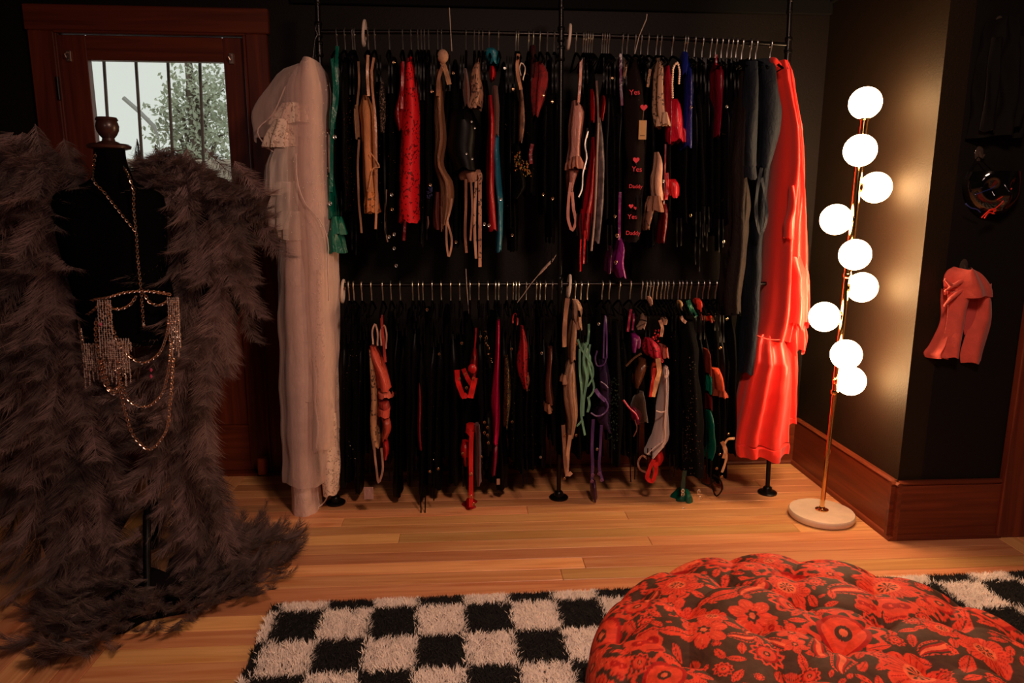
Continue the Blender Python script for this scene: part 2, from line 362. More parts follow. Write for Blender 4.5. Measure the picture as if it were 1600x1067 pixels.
for px, py, rr in cl_:
    c = P(px, py, 7.5); lm.tube([(trunk.x, 7.5, 1.3), tuple((c+Vector((trunk.x, 7.5, c.z-.2)))/2), tuple(c)], [.03, .018, .006], 5)
    for k in range(int(1500*rr*rr)+60):
        d = Vector(rng.normal(0, 1, 3)); d = d.normalized()*rr*(random.random()**.45); p = c+d
        u = Vector(rng.normal(0, 1, 3)).normalized(); v = u.orthogonal().normalized(); s_ = random.uniform(.018, .038)
        mb.add([p-u*s_, p+v*s_*.5, p+u*s_, p-v*s_*.5], [(0, 1, 2, 3)])
mb.build('foliage', leaf, T, smooth=False)['kind'] = 'stuff'
lm.build('trunk', mat('bark', rgb(110, 95, 85), .9, bump=.3), T)
a, b = P(193, 153, 6.5), P(241, 198, 6.5)
tag(MB().tube([a, a.lerp(b, .5)+Vector((0, 0, .01)), b, Vector((b.x+.03, b.y, b.z-.1)), Vector((b.x+.03, b.y, -1.2))], [.02, .02, .02, .004, .004], 6).build('slanting_tube', mat('grey_tube', rgb(170, 168, 165), .7, bump=.1), origin=a), 'thin grey slanting line outside, left of the tree in the door glass', 'pole')  # thin grey tube along a faint slanting line, with an added upright
tag(MB().bbox((-6, 5.8, -1.3), (2, 5.86, P(330, 249, 5.8).z), .01).build('garden_fence', mat('pale_fence', rgb(205, 186, 168), .8, bump=.2), smooth=False), 'pale fence with a flat top rail low outside the door glass', 'fence')
struct(MB().span((-9, YB+.2, -1.4), (3, 14, -1.2)).build('ground_outside', mat('yard_dirt', rgb(150, 140, 120), .9, bump=.2, var=.2), smooth=False))

# door at the right
D2 = empty('door_2', (2.2, YC, 0)); struct(D2)
MB().bbox((2.2, YC-.034, 0), (2.345, YC, 2.2), .004).build('casing', MT['red'], D2, smooth=False)
MB().bbox((2.345, YC-.018, .014), (2.46, YC, 2.1), .003).build('stile', MT['red'], D2, smooth=False)
MB().bbox((2.46, YC-.018, .014), (3.0, YC, .24), .003).build('rail', MT['redx'], D2, smooth=False)
MB().bbox((2.46, YC-.018, 1.95), (3.0, YC, 2.1), .003).build('rail', MT['redx'], D2, smooth=False)
MB().bbox((2.46, YC-.006, .24), (3.0, YC, 1.95), .002).build('panel', MT['red'], D2, smooth=False)
MB().bbox((2.345, YC-.03, 2.1), (3.15, YC, 2.2), .003).build('casing', MT['redx'], D2, smooth=False)
for z in (.32, 1.7):
    mb = MB().tube([(2.346, YC-.026, z-.045), (2.346, YC-.026, z+.045)], .007, 10); mb.sphere((2.346, YC-.026, z+.05), .006, 8, 6); mb.build('hinge', MT['pipe'], D2)

# ------------------------------------------------------------------ globe floor lamp
gm = bpy.data.materials.new('opal_glass_lit'); n, l, b = nodes(gm)
b.inputs['Base Color'].default_value = (.9, .85, .78, 1); b.inputs['Roughness'].default_value = .25
b.inputs['Emission Color'].default_value = (1, .62, .32, 1); b.inputs['Emission Strength'].default_value = GLOBE
LB = PZ(1283, 808); LY = LB.y
L = tag(empty('floor_lamp', LB), 'tall brass floor lamp with nine round glowing opal globes on a cream disc base', 'lamp')
MB().lathe([(.10, .0), (.134, .004), (.138, .012), (.138, .026), (.134, .032), (.12, .034), (.02, .035)], LB, 48).build('base', MT['marble'], L)
MB().lathe([(.028, .034), (.028, .039), (.014, .044), (.012, .05)], LB, 24).build('base_collar', MT['brass'], L)
ptop = P(1351, 183, LY); pb = Vector((LB.x, LY, .04))
def onpole(yy): 
    t = (yy-806)/(183-806); return pb.lerp(ptop, t)
for u0, u1, r_ in ((0, .32, .0098), (.32, .62, .0122), (.62, 1, .0148)): MB().tube([pb.lerp(ptop, u0), pb.lerp(ptop, u1)], r_, 20).build('pole', MT['brass'], L)
for py in (607, 420):
    q = onpole(py); MB().lathe([(.0120, -.010), (.0158, -.006), (.0162, .006), (.0150, .010)], q, 20).build('joint_ring', MT['brass'], L)
for px, py, dy in ((1352, 161, 0), (1344, 235, -.075), (1368, 293, -.0), (1306, 343, -.0), (1336, 398, -.07), (1347, 449, 0), (1288, 495, -.01), (1322, 554, -.07), (1329, 595, -.01)):
    c = P(px, py, LY+dy); g = MB().sphere(c, .0615*(1-.01*abs(dy)), 40, 24).build('globe', gm, L)
    q = Vector((0, 0, 0)); d = LB.z
    t = (c.z-pb.z)/(ptop.z-pb.z); q = pb.lerp(ptop, min(t, 1)); v = q-c
    if v.length > 1e-4:
        dirn = v.normalized(); a = c+dirn*.054
        MB().tube([a, c+dirn*.064, c+dirn*.066, c+dirn*.07, c+dirn*.072, q], [.02, .021, .016, .016, .008, .007], 18).build('socket', MT['brass'], L)
    
# ------------------------------------------------------------------ iron pipe rack
YR = 3.143
RK = tag(empty('garment_rack', (.43, YR, 0)), 'black iron pipe clothes rack with two rods, three posts and round feet', 'clothes rack')
posts = []
for (bx, by), (tx, ty) in (((526, 783), (496, 2)), ((873, 778), (877, 2)), ((1190, 762), (1234, 20))):
    a = PZ(bx, by); a = Vector((a.x, YR, 0)); tp = P(tx, ty, YR); posts.append((a, tp))
    MB().tube([a+Vector((0, 0, .01)), tp], .0105, 14).build('post', MT['pipe'], RK)
    mb = MB().lathe([(.044, 0), (.045, .006), (.041, .010), (.022, .013), (.02, .03), (.0165, .034)], a, 28)
    mb.build('foot_flange', MT['pipe'], RK)
    if 0: MB().tube([tp+Vector((0, 0, -.01)), tp+Vector((0, .1, .0)), Vector((tp.x, YB-.03, tp.z))], .012, 10).build('wall_arm', MT['pipe'], RK)
def post_at(i, z): a, t = posts[i]; return a.lerp(t, z/t.z)
def fitting(p, r=.016):
    mb = MB().lathe([(r*.9, -.03), (r, -.027), (r, -.018), (r*.85, -.016), (r*.85, .016), (r, .018), (r, .027), (r*.9, .03)], p, 18)
    mb.build('pipe_fitting', MT['pipe'], RK)
ru = [P(501, 50, YR), P(690, 50, YR), P(877, 54, YR), P(1050, 60, YR), P(1229, 70, YR)]
zu = ru[2].z
for i in range(3):
    fitting(post_at(i, zu if i < 2 else ru[4].z)); fitting(post_at(i, zu-.075), .017); fitting(post_at(i, zu+.13), .014)
    if i < 2: fitting(post_at(i, 1.012), .0155)
MB().tube([post_at(0, ru[0].z), ru[1], post_at(1, ru[2].z)], .0088, 12).build('rod', MT['pipe'], RK)
MB().tube([post_at(1, ru[2].z), ru[3], post_at(2, ru[4].z)], .0088, 12).build('rod', MT['pipe'], RK)
MB().tube([post_at(0, P(530, 445, YR).z), P(873, 444, YR), P(1175, 443, YR), post_at(2, P(1212, 443, YR).z)], .0088, 12).build('rod', MT['pipe'], RK)

# size divider discs
for (px, py, nm) in ((569, 52, 'white oval rod divider at the left of the upper rod'), (889, 58, 'white oval rod divider on the upper rod just right of the centre post'),
                     (536, 455, 'white oval rod divider at the left end of the lower rod'), (889, 447, 'white oval rod divider on the lower rod by the centre post')):
    c = P(px, py, YR); o = MB()
    pts = []
    for k in range(24):
        a = 2*PI*k/24; pts.append((c.x+.004*math.sin(a), c.y+.033*math.cos(a), c.z+.048*math.sin(a)))
    o.tube(pts, .0062, 8, True); tag(o.build('rod_divider', MT['white_plastic'], origin=c), nm, 'rod divider')

# ------------------------------------------------------------------ hangers
hb = MB()                                   # hanger, origin on the rod's axis; bar runs across the rod (Y)
hook = []
for k in range(15): 
    a = math.radians(-55+k*250/14); hook.append((0, .0155*math.cos(a)*1.0, .0155*math.sin(a)+.0005))
hook += [(0, -.006, -.028), (0, 0, -.04), (0, 0, -.072)]
hk = MB().tube(hook, .0027, 6); h0 = hk.build('hook', MT['steel']); hook_me = h0.data; bpy.data.objects.remove(h0)
def barmesh(m, half=.14, drop=.05, r=.005):
    p = []
    for k in range(13):
        t = -1+2*k/12; p.append((0, half*t, -.073-drop*abs(t)**1.35))
    mb = MB().tube(p, r, 7); mb.tube([(0, -half*.93, -.073-drop), (0, 0, -.085-drop), (0, half*.93, -.073-drop)], r*.55, 6)
    o = mb.build('shoulder_bar', m); me = o.data; bpy.data.objects.remove(o); return me
bar_black = barmesh(MT['velvet']); bar_white = barmesh(MT['white_plastic'])
def hanger(p, label, group, bar=None, yaw=0):
    r = tag(empty('hanger', p), label, 'hanger', group); r.rotation_euler.z = yaw
    obj('hook', hook_me, r, (0, 0, 0)); obj('shoulder_bar', bar or bar_black, r, (0, 0, 0)); return r
def rodz(px, up_): 
    if up_:
        xs = [501, 690, 877, 1050, 1229]; ys = [50, 50, 54, 60, 70]
        return float(np.interp(px, xs, ys))
    return float(np.interp(px, [530, 873, 1175], [445, 444, 443]))
UP = [525.7, 538.3, 550.3, 553.5, 575, 585.5, 608, 629, 642, 652.7, 658, 663, 669.5, 683.7, 689.7, 728, 741, 748, 754, 764, 778.7, 806, 809.8, 825.7, 833, 843.5, 855, 866,
      900, 911.4, 914.9, 918.4, 921.9, 925.4, 940.8, 944.5, 948, 951.5, 972.9, 980.2, 992.5, 1002, 1013, 1026, 1033, 1051, 1070, 1074, 1086, 1098, 1111, 1119, 1128, 1137, 1144, 1151, 1160, 1173, 1182, 1204.6]
LO = [545, 552.6, 565, 580, 597.6, 610.7, 625, 644.5, 653.9, 660.6, 675, 688.9, 704, 718, 734, 748, 762, 774, 779, 792, 801.7, 806, 810.7, 822, 838, 843.7, 852, 862.8, 899, 908, 918, 941, 952, 968, 985,
      1003, 1010, 1015.6, 1020.5, 1027, 1033.6, 1039, 1043.7, 1051, 1060.6, 1065.5, 1072, 1079, 1090, 1099, 1107.5, 1118.7, 1130, 1141]
MARK = {'upper': [(500, 'white gown'), (524, 'teal green bodysuit'), (576, 'peach chemise'), (641, 'red lace dress'), (688, 'nude brown bodystocking'), (735, 'nude garter belt'), (777, 'teal blue scarf'), (815, 'cream bustier'), (842, 'dark red fluffy top'), (876, 'centre post'),
                  (898, 'dusty pink camisole'), (934, 'grey striped satin piece'), (990, 'heart print nightshirt'), (1028, 'beige lace top'), (1053, 'crimson babydoll'), (1073, 'royal blue nightgown'), (1118, 'wine red ruched top'), (1152, 'dark brown robe'), (1192, 'navy robe'), (1220, 'red satin robe')],
        'lower': [(515, 'white gown'), (598, 'coral bralette'), (656, 'crimson crinkled ribbon'), (736, 'bright red harness'), (775, 'magenta scarf'), (816, 'scarlet lace piece'), (857, 'cocoa brown bra'), (874, 'centre post'), (912, 'mint green straps'), (941, 'purple corselette'),
                  (1000, 'brown mesh bra cups'), (1035, 'white sheer chemise'), (1078, 'sequined black gown'), (1106, 'teal green chemise strip'), (1119, 'rust orange blouse'), (1155, 'red satin robe')]}
def near(px, rod):
    x, nm = min(MARK[rod], key=lambda q: abs(q[0]-px)); d = px-x
    return ('level with the %s' if abs(d) < 4 else 'just right of the %s' if d > 0 else 'just left of the %s') % nm
for px in UP: hanger(P(px, rodz(px, 1), YR), 'black velvet hanger on the upper rod, '+near(px, 'upper'), 'hangers on the upper rod '+near(px, 'upper'), yaw=random.uniform(-.012, .012))
for px in LO: hanger(P(px, rodz(px, 0), YR), 'black velvet hanger on the lower rod, '+near(px, 'lower'), 'hangers on the lower rod '+near(px, 'lower'), yaw=random.uniform(-.012, .012))
wire = mat('pale_wire', rgb(222, 200, 185), .35, .6)
def wires(name, pts, r, label, cat, m=wire, Y=YR-.02, fat=None):
    q = [P(x, y_, Y) for x, y_ in pts]; mb = MB().tube(q, r, 8)
    if fat: mb.tube([P(x, y_, Y) for x, y_ in fat], [.001, .004, .006, .006, .004, .001], 8)
    return tag(mb.build(name, m, origin=q[0]), label, cat)
wires('wire_hanger', [(702, 12), (703, 30), (704.5, 55), (706, 80)], .0022, 'straight silver hanger wire standing up above the upper rod left of centre', 'hanger')
wires('wire_hanger', [(1011, 22), (1010, 30), (1004, 44), (999, 56), (996, 68), (992, 84)], .0022, 'bent white hanger wire leaning above the upper rod right of centre', 'hanger')
wires('wire_hanger', [(869, 398), (862, 410), (845, 425), (830, 443), (818, 460), (808, 473)], .0016, 'white wire with a leaf shaped swelling slanting across the lower rod', 'hanger', fat=[(864, 404), (858, 411), (853, 417), (848, 422), (844, 427), (839, 432)])
wires('wire_hanger', [(728, 420), (729, 443), (731, 470), (733, 490)], .0018, 'thin steel hanger wire rising above the lower rod left of centre', 'hanger')
wires('wire_hook', [(500, 33), (494, 38), (493, 46), (496, 54), (492, 62), (489, 90), (487, 118)], .0024, 'black and silver hook at the left post holding the white gown', 'hook', MT['pipe'], YR-.06)

# ------------------------------------------------------------------ garments
_mats = {}
def gmat(kind, col):
    k = (kind, col)
    if k in _mats: return _mats[k]
    c = rgb(*[int(v*.9) for v in col]); d = rgb(*[int(v*.45) for v in col]); nm = kind+'_'+('%02x%02x%02x' % col)
    if kind == 'satin': m = mat(nm, c, .32, bump=.12, bscale=22, spec=.5)
    elif kind == 'lace': m = lace(nm, d, c, 48)
    elif kind == 'openlace': m = lace(nm, c, d, 60, alpha=.8)
    elif kind == 'sheer': m = sheer(nm, c, .55)
    elif kind == 'fur': m = mat(nm, c, .95, bump=1, bscale=120, sheen=.2, sheenc=c, var=.5, vscale=40)
    elif kind == 'print': m = mat(nm, c, .6, bump=.2, var=.7, vscale=30)
    else: m = mat(nm, c, .75, sheen=.1, sheenc=c, spec=.25, bump=.35, bscale=60, var=.18, vscale=14)
    n_, l_, b_ = nodes(m)
    if kind in ('satin', 'cloth'):      # soft creases under the weave
        g_ = n_.new('ShaderNodeNewGeometry'); mp_ = n_.new('ShaderNodeMapping'); mp_.inputs[3].default_value = (1, 1, .45); t_ = n_.new('ShaderNodeTexNoise'); t_.inputs['Scale'].default_value = 46; t_.inputs['Detail'].default_value = 3; t_.inputs['Distortion'].default_value = 1.5
        l_.new(g_.outputs['Position'], mp_.inputs[0]); l_.new(mp_.outputs[0], t_.inputs[0]); bu_ = n_.new('ShaderNodeBump'); bu_.inputs['Strength'].default_value = .8; bu_.inputs['Distance'].default_value = .006
        l_.new(t_.outputs[0], bu_.inputs['Height']); old = b_.inputs['Normal'].links[0].from_node if b_.inputs['Normal'].links else None
        if old: l_.new(bu_.outputs[0], old.inputs['Normal'])
        else: l_.new(bu_.outputs[0], b_.inputs['Normal'])
    _mats[k] = m; return m
YG = YR-.045
def body(pts, D=.16, Y=YG, nf=5, amp=.22, rows=None, seed=None, cap=True, hem=.006, wob=1):
    sd = random.uniform(0, 99) if seed is None else seed
    y0, y1 = pts[0][1], pts[-1][1]; rows = rows or max(8, min(46, int((y1-y0)/8)))
    rr = interp(pts, rows); n = max(20, int(nf*6)); rings = []
    for i, (x, yy, ww) in enumerate(rr):
        c = P(x, yy, Y); u = i/(rows-1); k = Y/F
        sp = abs(x-750)*(D/2/YR)*.35
        hw = max(.42*ww, ww/2-sp, 1.6)*k
        ed = min(1, .45+u*3.2) if cap else 1
        ring = []
        for j in range(n):
            t = 2*PI*j/n
            f1 = amp*math.sin(nf*t+sd+2.2*noise.noise((sd, c.z*3, 0)))*min(1, .3+u*1.6)
            f2 = .12*wob*noise.noise((math.cos(t)*1.5+sd, math.sin(t)*1.5, c.z*9))
            f3 = .10*wob*noise.noise((c.z*14, sd, 3))
            r = 1+f1+f2+f3
            X = c.x+hw*math.cos(t)*r+.35*hw*wob*noise.noise((sd, c.z*6, math.sin(t)*1.2))
            Yv = Y+D/2*math.sin(t)*ed*(1+.12*f1+.1*f2)
            z = c.z+(hem*math.sin(3*t+sd)+hem*.5*math.sin(7*t+2*sd) if u > .97 else 0)
            ring.append((X, Yv, z))
        rings.append(ring)
    return MB().loft(rings, cap, False)
def strap(pts, wpx=3, dy=-.08, Y=YG, n=14, th=.0016, tw=0):
    q = [P(a[0], a[1], Y+dy) for a in interp(pts, n)]
    return MB().ribbon(q, wpx*Y/F, th, (0, 1, 0), tw)
def cord(pts, rpx=1, dy=-.08, Y=YG, n=16): return MB().tube([P(a[0], a[1], Y+dy) for a in interp(pts, n)], rpx*Y/F, 6)
def ruffle(x, y0, y1, w0, w1, D=.12, nf=9, amp=.3, Y=YG, dy=-.02): return body([(x, y0, w0), (x, (y0+y1)/2, (w0+w1)/2*1.04), (x+1, y1, w1)], D, Y+dy, nf, amp, rows=9, cap=False, hem=.004)
def clips(lst, dy=-.09, s=.006):
    out = []
    for x, y_ in lst:
        mb = MB(); c = P(x, y_, YG+dy); mb.ring(c, s, s*.22, 'Y', 10, 5, 1.25); mb.box(c, (s*1.7, s*.3, s*.35)); out.append(mb)
    return out
def cup(x, y_, r, Y=YG, dy=-.08, sc=(1, .7, 1.1)):
    mb = MB(); c = P(x, y_, Y+dy); mb.sphere(c, r*Y/F, 18, 12, sc); return mb
def G(name, label, cat, parts, group=None):
    """parts: (part name, MB, material)"""
    if len(parts) == 1: 
        v = np.array(parts[0][1].v); org = (v[:, 0].mean(), v[:, 1].mean(), v[:, 2].max())
        return tag(parts[0][1].build(name, parts[0][2], origin=org), label, cat, group)
    v = np.array(parts[0][1].v); r = tag(empty(name, (v[:, 0].mean(), v[:, 1].mean(), v[:, 2].max())), label, cat, group)
    for p in parts:
        for q in (p[1] if isinstance(p[1], list) else [p[1]]):
            o = q.build(p[0], p[2], r)
            if p[0] in ('sequins', 'embroidery', 'beads', 'curls', 'flower', 'bead'): o['kind'] = 'stuff'
    return r
goldm = mat('small_gold_metal', rgb(230, 190, 150), .25, 1)
seqm = mat('silver_sequin', rgb(190, 185, 180), .12, .9)
def sequins(pts, nn, D=.16, s=.0016, spread=1.0, Y=YG):
    mb = MB(); rr = interp(pts, 30)
    for _ in range(nn):
        x, yy, ww = rr[random.randrange(30)]; c = P(x+random.uniform(-.5, .5)*ww*spread, yy+random.uniform(-5, 5), Y-D/2*random.uniform(.75, 1.05)-.004)
        mb.octa(c, s*random.uniform(.6, 1.4))
    return mb
E2 = gmat
# --- white gown and veil at the left end
YV = 3.10
tul = sheer('tulle', rgb(244, 212, 202), .26); tul2 = sheer('tulle_tier', rgb(244, 224, 212), .42)
ivory = gmat('cloth', (250, 216, 204)); ivl = lace('ivory_lace', rgb(190, 158, 138), rgb(244, 216, 196), 60)
W = tag(empty('wedding_gown', P(490, 100, YV)), 'long ivory wedding gown with lace ruffle tiers hanging at the left end of the rack', 'gown')
body([(491, 104, 20), (482, 122, 50), (474, 160, 58), (474, 230, 58), (480, 330, 62), (482, 430, 68), (480, 540, 62), (478, 620, 54)], .17, YV, 9, .05, cap=True, wob=.35).build('bodice', ivory, W)
ruffle(462, 165, 196, 44, 74, .2, 12, .22, YV, -.02).build('lace_band', ivl, W)
ruffle(447, 190, 232, 40, 62, .2, 12, .22, YV, -.03).build('lace_band', ivl, W)
body([(450, 222, 44), (444, 260, 54), (441, 304, 52)], .2, YV-.02, 11, .2, cap=False).build('ruffle_tier', tul2, W)
body([(455, 285, 44), (449, 320, 54), (447, 356, 52)], .2, YV-.02, 11, .2, cap=False).build('ruffle_tier', tul2, W)
body([(463, 330, 40), (456, 350, 50), (458, 372, 52)], .2, YV-.02, 11, .2, cap=False).build('ruffle_tier', tul2, W)
body([(466, 340, 50), (466, 450, 52), (472, 600, 50), (474, 700, 44), (480, 797, 50)], .2, YV, 8, .07, cap=False, wob=.4).build('skirt_panel', ivory, W)
body([(505, 420, 26), (506, 520, 34), (510, 600, 38), (514, 680, 38), (517, 735, 36), (518, 766, 28)], .16, YV, 7, .1, cap=False, wob=.6).build('lace_train', ivl, W)
cord([(487, 560), (494, 590), (492, 630), (497, 665), (494, 700)], 1.6, -.11, YV).build('trim', ivory, W)
V = tag(empty('bridal_veil', P(485, 98, YV)), 'sheer pinkish white tulle veil with tiny pearls draped over the gown', 'veil')
body([(489, 98, 22), (476, 112, 66), (466, 140, 90), (458, 180, 112), (457, 215, 112)], .24, YV, 9, .06, cap=True, hem=.02, wob=.4).build('blusher', tul, V)
body([(489, 99, 24), (484, 125, 58), (482, 180, 66), (480, 260, 74), (482, 350, 86), (483, 450, 96), (484, 560, 92), (484, 680, 92), (482, 745, 84)], .26, YV, 12, .05, cap=False, wob=.35).build('long_tier', tul, V)
body([(489, 99, 24), (490, 140, 50), (492, 200, 50), (494, 300, 54), (502, 420, 56), (506, 560, 50), (506, 690, 46)], .28, YV, 9, .07, cap=False, wob=.35).build('long_tier', tul, V)
cord([(462, 240), (466, 290), (478, 320), (500, 345), (511, 370), (512, 420), (514, 470)], .9, -.15, YV).build('edge_cord', ivory, V)
cord([(446, 135), (425, 180), (402, 206), (412, 224), (430, 240)], .9, -.1, YV).build('edge_cord', ivory, V)
mb = MB()
for _ in range(60): mb.sphere(P(random.uniform(488, 512), random.uniform(130, 480), YV-.145), .0018, 6, 4)
for _ in range(24): mb.sphere(P(random.uniform(440, 500), random.uniform(250, 420), YV-.145), .0015, 6, 4)
mb.build('pearls', mat('pearl', rgb(245, 235, 225), .2, coat=.5), V)['kind'] = 'stuff'
tag(cord([(496, 745), (508, 752), (513, 770), (506, 785), (497, 793)], 1, -.02).build('cable_loop', MT['white_plastic'], origin=P(500, 770, YR)), 'thin white cable loop near the floor behind the white gown', 'cable')
c = PZ(472, 802); tag(MB().bbox((c.x-.012, c.y-.02, 0), (c.x+.014, c.y+.02, .03), .006).build('shoe_heel', MT['black3'], origin=c), 'small black heel tip on the floor under the white gown', 'shoe')

# --- upper rod, coloured garments, left to right
K = gmat
G('bodysuit', 'teal green strappy bodysuit with a ruffled hem beside the white gown', 'lingerie', [
    ('body', body([(517, 270, 14), (519, 300, 16), (521, 340, 20)], .15), K('satin', (0, 112, 92))),
    ('strap', strap([(527, 72), (526, 110), (527, 150), (521, 190)], 5), K('satin', (0, 112, 92))),
    ('strap', strap([(519, 90), (523, 140), (519, 200), (518, 260), (517, 300)], 5), K('satin', (0, 112, 92))),
    ('band', body([(523, 166, 12), (522, 185, 12), (521, 203, 12)], .14), K('satin', (0, 118, 98))),
    ('ruffle', ruffle(527, 338, 366, 16, 26, .15, 8, .3), K('satin', (0, 112, 92))),
    ('ruffle', ruffle(524, 360, 394, 18, 30, .15, 8, .3), K('satin', (0, 104, 86))),
    ('clip', clips([(516, 318), (519, 358), (523, 214)]), MT['steel'])])
G('sequin_dress', 'black dress with rust coloured glitter threads right of the teal bodysuit', 'dress', [
    ('body', body([(541, 92, 8), (541, 150, 14), (543, 240, 16), (546, 330, 18)], .16), MT['black2']),
    ('sequins', sequins([(541, 150, 12), (543, 240, 14), (546, 320, 14)], 70, s=.0014), mat('copper_sequin', rgb(190, 110, 90), .2, .9))])
G('bra', 'narrow beige strap bra hanging left of the peach chemise', 'lingerie', [
    ('strap', strap([(560, 96), (561, 130), (558, 165)], 3), K('cloth', (150, 110, 84))),
    ('body', body([(557, 165, 6), (558, 190, 9), (560, 218, 7)], .12), K('cloth', (196, 150, 116))),
    ('strap', strap([(561, 218), (559, 260), (560, 292), (561, 320), (564, 350), (565, 364)], 3), K('cloth', (165, 120, 96)))])
G('chemise', 'peach gathered chemise with dangling ties and lace hem', 'lingerie', [
    ('body', body([(571, 150, 8), (573, 165, 18), (576, 200, 19), (577, 250, 18), (579, 290, 20), (581, 322, 18), (581, 332, 12)], .14, nf=7, amp=.24), K('cloth', (222, 146, 96))),
    ('strap', strap([(575, 86), (574, 115), (576, 150)], 4), K('satin', (235, 175, 135))),
    ('strap', strap([(584, 90), (581, 108), (582, 140), (586, 180), (588, 250), (588, 330), (587, 358)], 3.4), K('satin', (215, 150, 115))),
    ('tie', cord([(578, 238), (586, 248), (592, 262), (584, 262), (580, 275), (577, 292)], .9, -.09), K('satin', (235, 170, 125))),
    ('lace_hem', ruffle(581, 300, 332, 16, 22, .14, 9, .3), K('lace', (226, 140, 80)))])
G('beaded_choker_top', 'grey white braided lace trim on a black strappy top', 'lingerie', [
    ('body', body([(597, 124, 4), (597, 145, 8), (598, 180, 9), (598, 208, 4)], .1, nf=8), K('openlace', (200, 170, 150))),
    ('strap', strap([(600, 208), (601, 260), (602, 330), (604, 376)], 2.6), MT['black3']),
    ('strap', strap([(604, 296), (602, 330), (603, 366), (606, 378)], 1.8), K('cloth', (150, 120, 100))),
    ('garter_clip', clips([(608, 370), (616, 366), (616, 388), (619, 415), (612, 304)], s=.005), MT['steel'])])
G('lace_dress', 'bright red lace dress with scalloped hem on the upper rod', 'dress', [
    ('body', body([(641, 90, 8), (641, 120, 18), (642, 160, 24), (642, 220, 30), (641, 290, 33), (640, 335, 34), (640, 346, 33)], .13, nf=4, amp=.06, hem=.008), lace('red_lace_main', rgb(120, 6, 14), rgb(226, 20, 32), 46)),
    ('front_panel', body([(628, 100, 6), (628, 150, 10), (625, 185, 16), (627, 205, 8)], .12), K('satin', (150, 12, 22))),
    ('strap', strap([(630, 96), (629, 130), (628, 170)], 4), K('satin', (170, 12, 24))),
    ('strap', strap([(633, 345), (632, 360), (631, 376)], 4), K('satin', (120, 10, 20)))])
G('bra', 'black bra with small dusty blue flowers right of the red lace dress', 'lingerie', [
    ('body', body([(668, 110, 10), (669, 200, 12), (671, 290, 12), (669, 340, 10)], .14), MT['black']),
    ('flower', sequins([(671, 290, 9), (672, 310, 10)], 30, s=.004), K('cloth', (40, 44, 90))),
    ('trim', cord([(668, 338), (669, 350), (667, 358)], 1.2), K('cloth', (130, 80, 75)))])
G('bodystocking', 'nude brown mesh bodystocking with a knotted top and a hanging loop', 'lingerie', [
    ('body', body([(686, 110, 8), (687, 170, 14), (689, 220, 16), (687, 262, 14), (697, 285, 18), (699, 315, 18), (694, 350, 10)], .14, nf=5), K('satin', (150, 104, 78))),
    ('knot', cup(692, 88, 8, sc=(1, 1, 1.2)), K('cloth', (200, 156, 128))),
    ('strap', strap([(690, 94), (697, 112), (702, 132)], 7), K('cloth', (190, 140, 104))),
    ('strap', strap([(693, 100), (686, 120), (684, 150)], 5), K('cloth', (150, 104, 80))),
    ('loop', strap([(706, 310), (704, 325), (698, 350), (702, 400), (706, 380), (699, 345)], 3, n=24), K('cloth', (200, 150, 125)))])
G('stocking_pair', 'pair of dull rose and brown stockings hanging beside the nude bodystocking', 'stockings', [
    ('stocking', body([(683, 300, 8), (682, 340, 10), (684, 357, 12)], .1), K('cloth', (110, 52, 46))),
    ('stocking', body([(690, 318, 6), (690, 345, 8), (690, 360, 6)], .1), K('cloth', (120, 76, 62)))])
G('corset', 'black corset with nude lace shoulder pieces on the upper rod', 'lingerie', [
    ('body', body([(722, 172, 30), (724, 200, 46), (722, 240, 46), (728, 266, 36)], .2, nf=6, amp=.08), MT['black3']),
    ('shoulder_piece', body([(748, 92, 5), (743, 120, 14), (746, 150, 18), (742, 170, 20)], .12, nf=6), K('lace', (186, 136, 112))),
    ('shoulder_piece', body([(727, 108, 4), (729, 140, 10), (730, 168, 8)], .12), K('sheer', (130, 70, 56))),
    ('stud', clips([(737, 190), (742, 200), (738, 248), (729, 240)], dy=-.11, s=.003), MT['steel'])])
G('garter_belt', 'nude garter belt with long fringed straps below the black corset', 'lingerie', [
    ('waistband', body([(738, 265, 28), (737, 275, 32), (738, 284, 28)], .14, nf=5), K('cloth', (165, 116, 96))),
    ('strap', strap([(728, 280), (728, 320), (727, 372), (729, 395)], 4), K('cloth', (150, 100, 80))),
    ('strap', strap([(736, 282), (738, 320), (735, 376)], 3), K('cloth', (176, 124, 102))),
    ('strap', strap([(744, 282), (742, 330), (742, 370), (744, 404)], 4), K('lace', (214, 160, 130))),
    ('strap', strap([(750, 270), (750, 330), (750, 380), (750, 417)], 5), K('lace', (196, 142, 116)))])
G('slip', 'crimson satin slip strip between the corset and the teal scarf', 'lingerie', [
    ('body', body([(766, 150, 6), (767, 190, 9), (766, 260, 11), (768, 330, 12), (770, 360, 14)], .14), K('satin', (176, 14, 28))),
    ('shoulder', body([(769, 104, 6), (770, 116, 8), (769, 126, 6)], .1), K('satin', (200, 20, 34))),
    ('brown_panel', body([(773, 135, 8), (774, 170, 10), (774, 214, 10)], .12), K('sheer', (110, 60, 50))),
    ('buckle', clips([(757, 350), (764, 352)], s=.005), MT['steel'])])
G('scarf', 'teal blue scarf knotted over a hook and hanging to its full length', 'scarf', [
    ('knot', body([(766, 76, 12), (768, 84, 20), (768, 94, 18), (771, 102, 12)], .1, nf=5, rows=10), K('satin', (28, 120, 142))),
    ('tail', body([(776, 212, 10), (775, 222, 11), (777, 270, 11), (780, 320, 10), (779, 392, 9)], .11, nf=4), K('satin', (34, 112, 138)))])
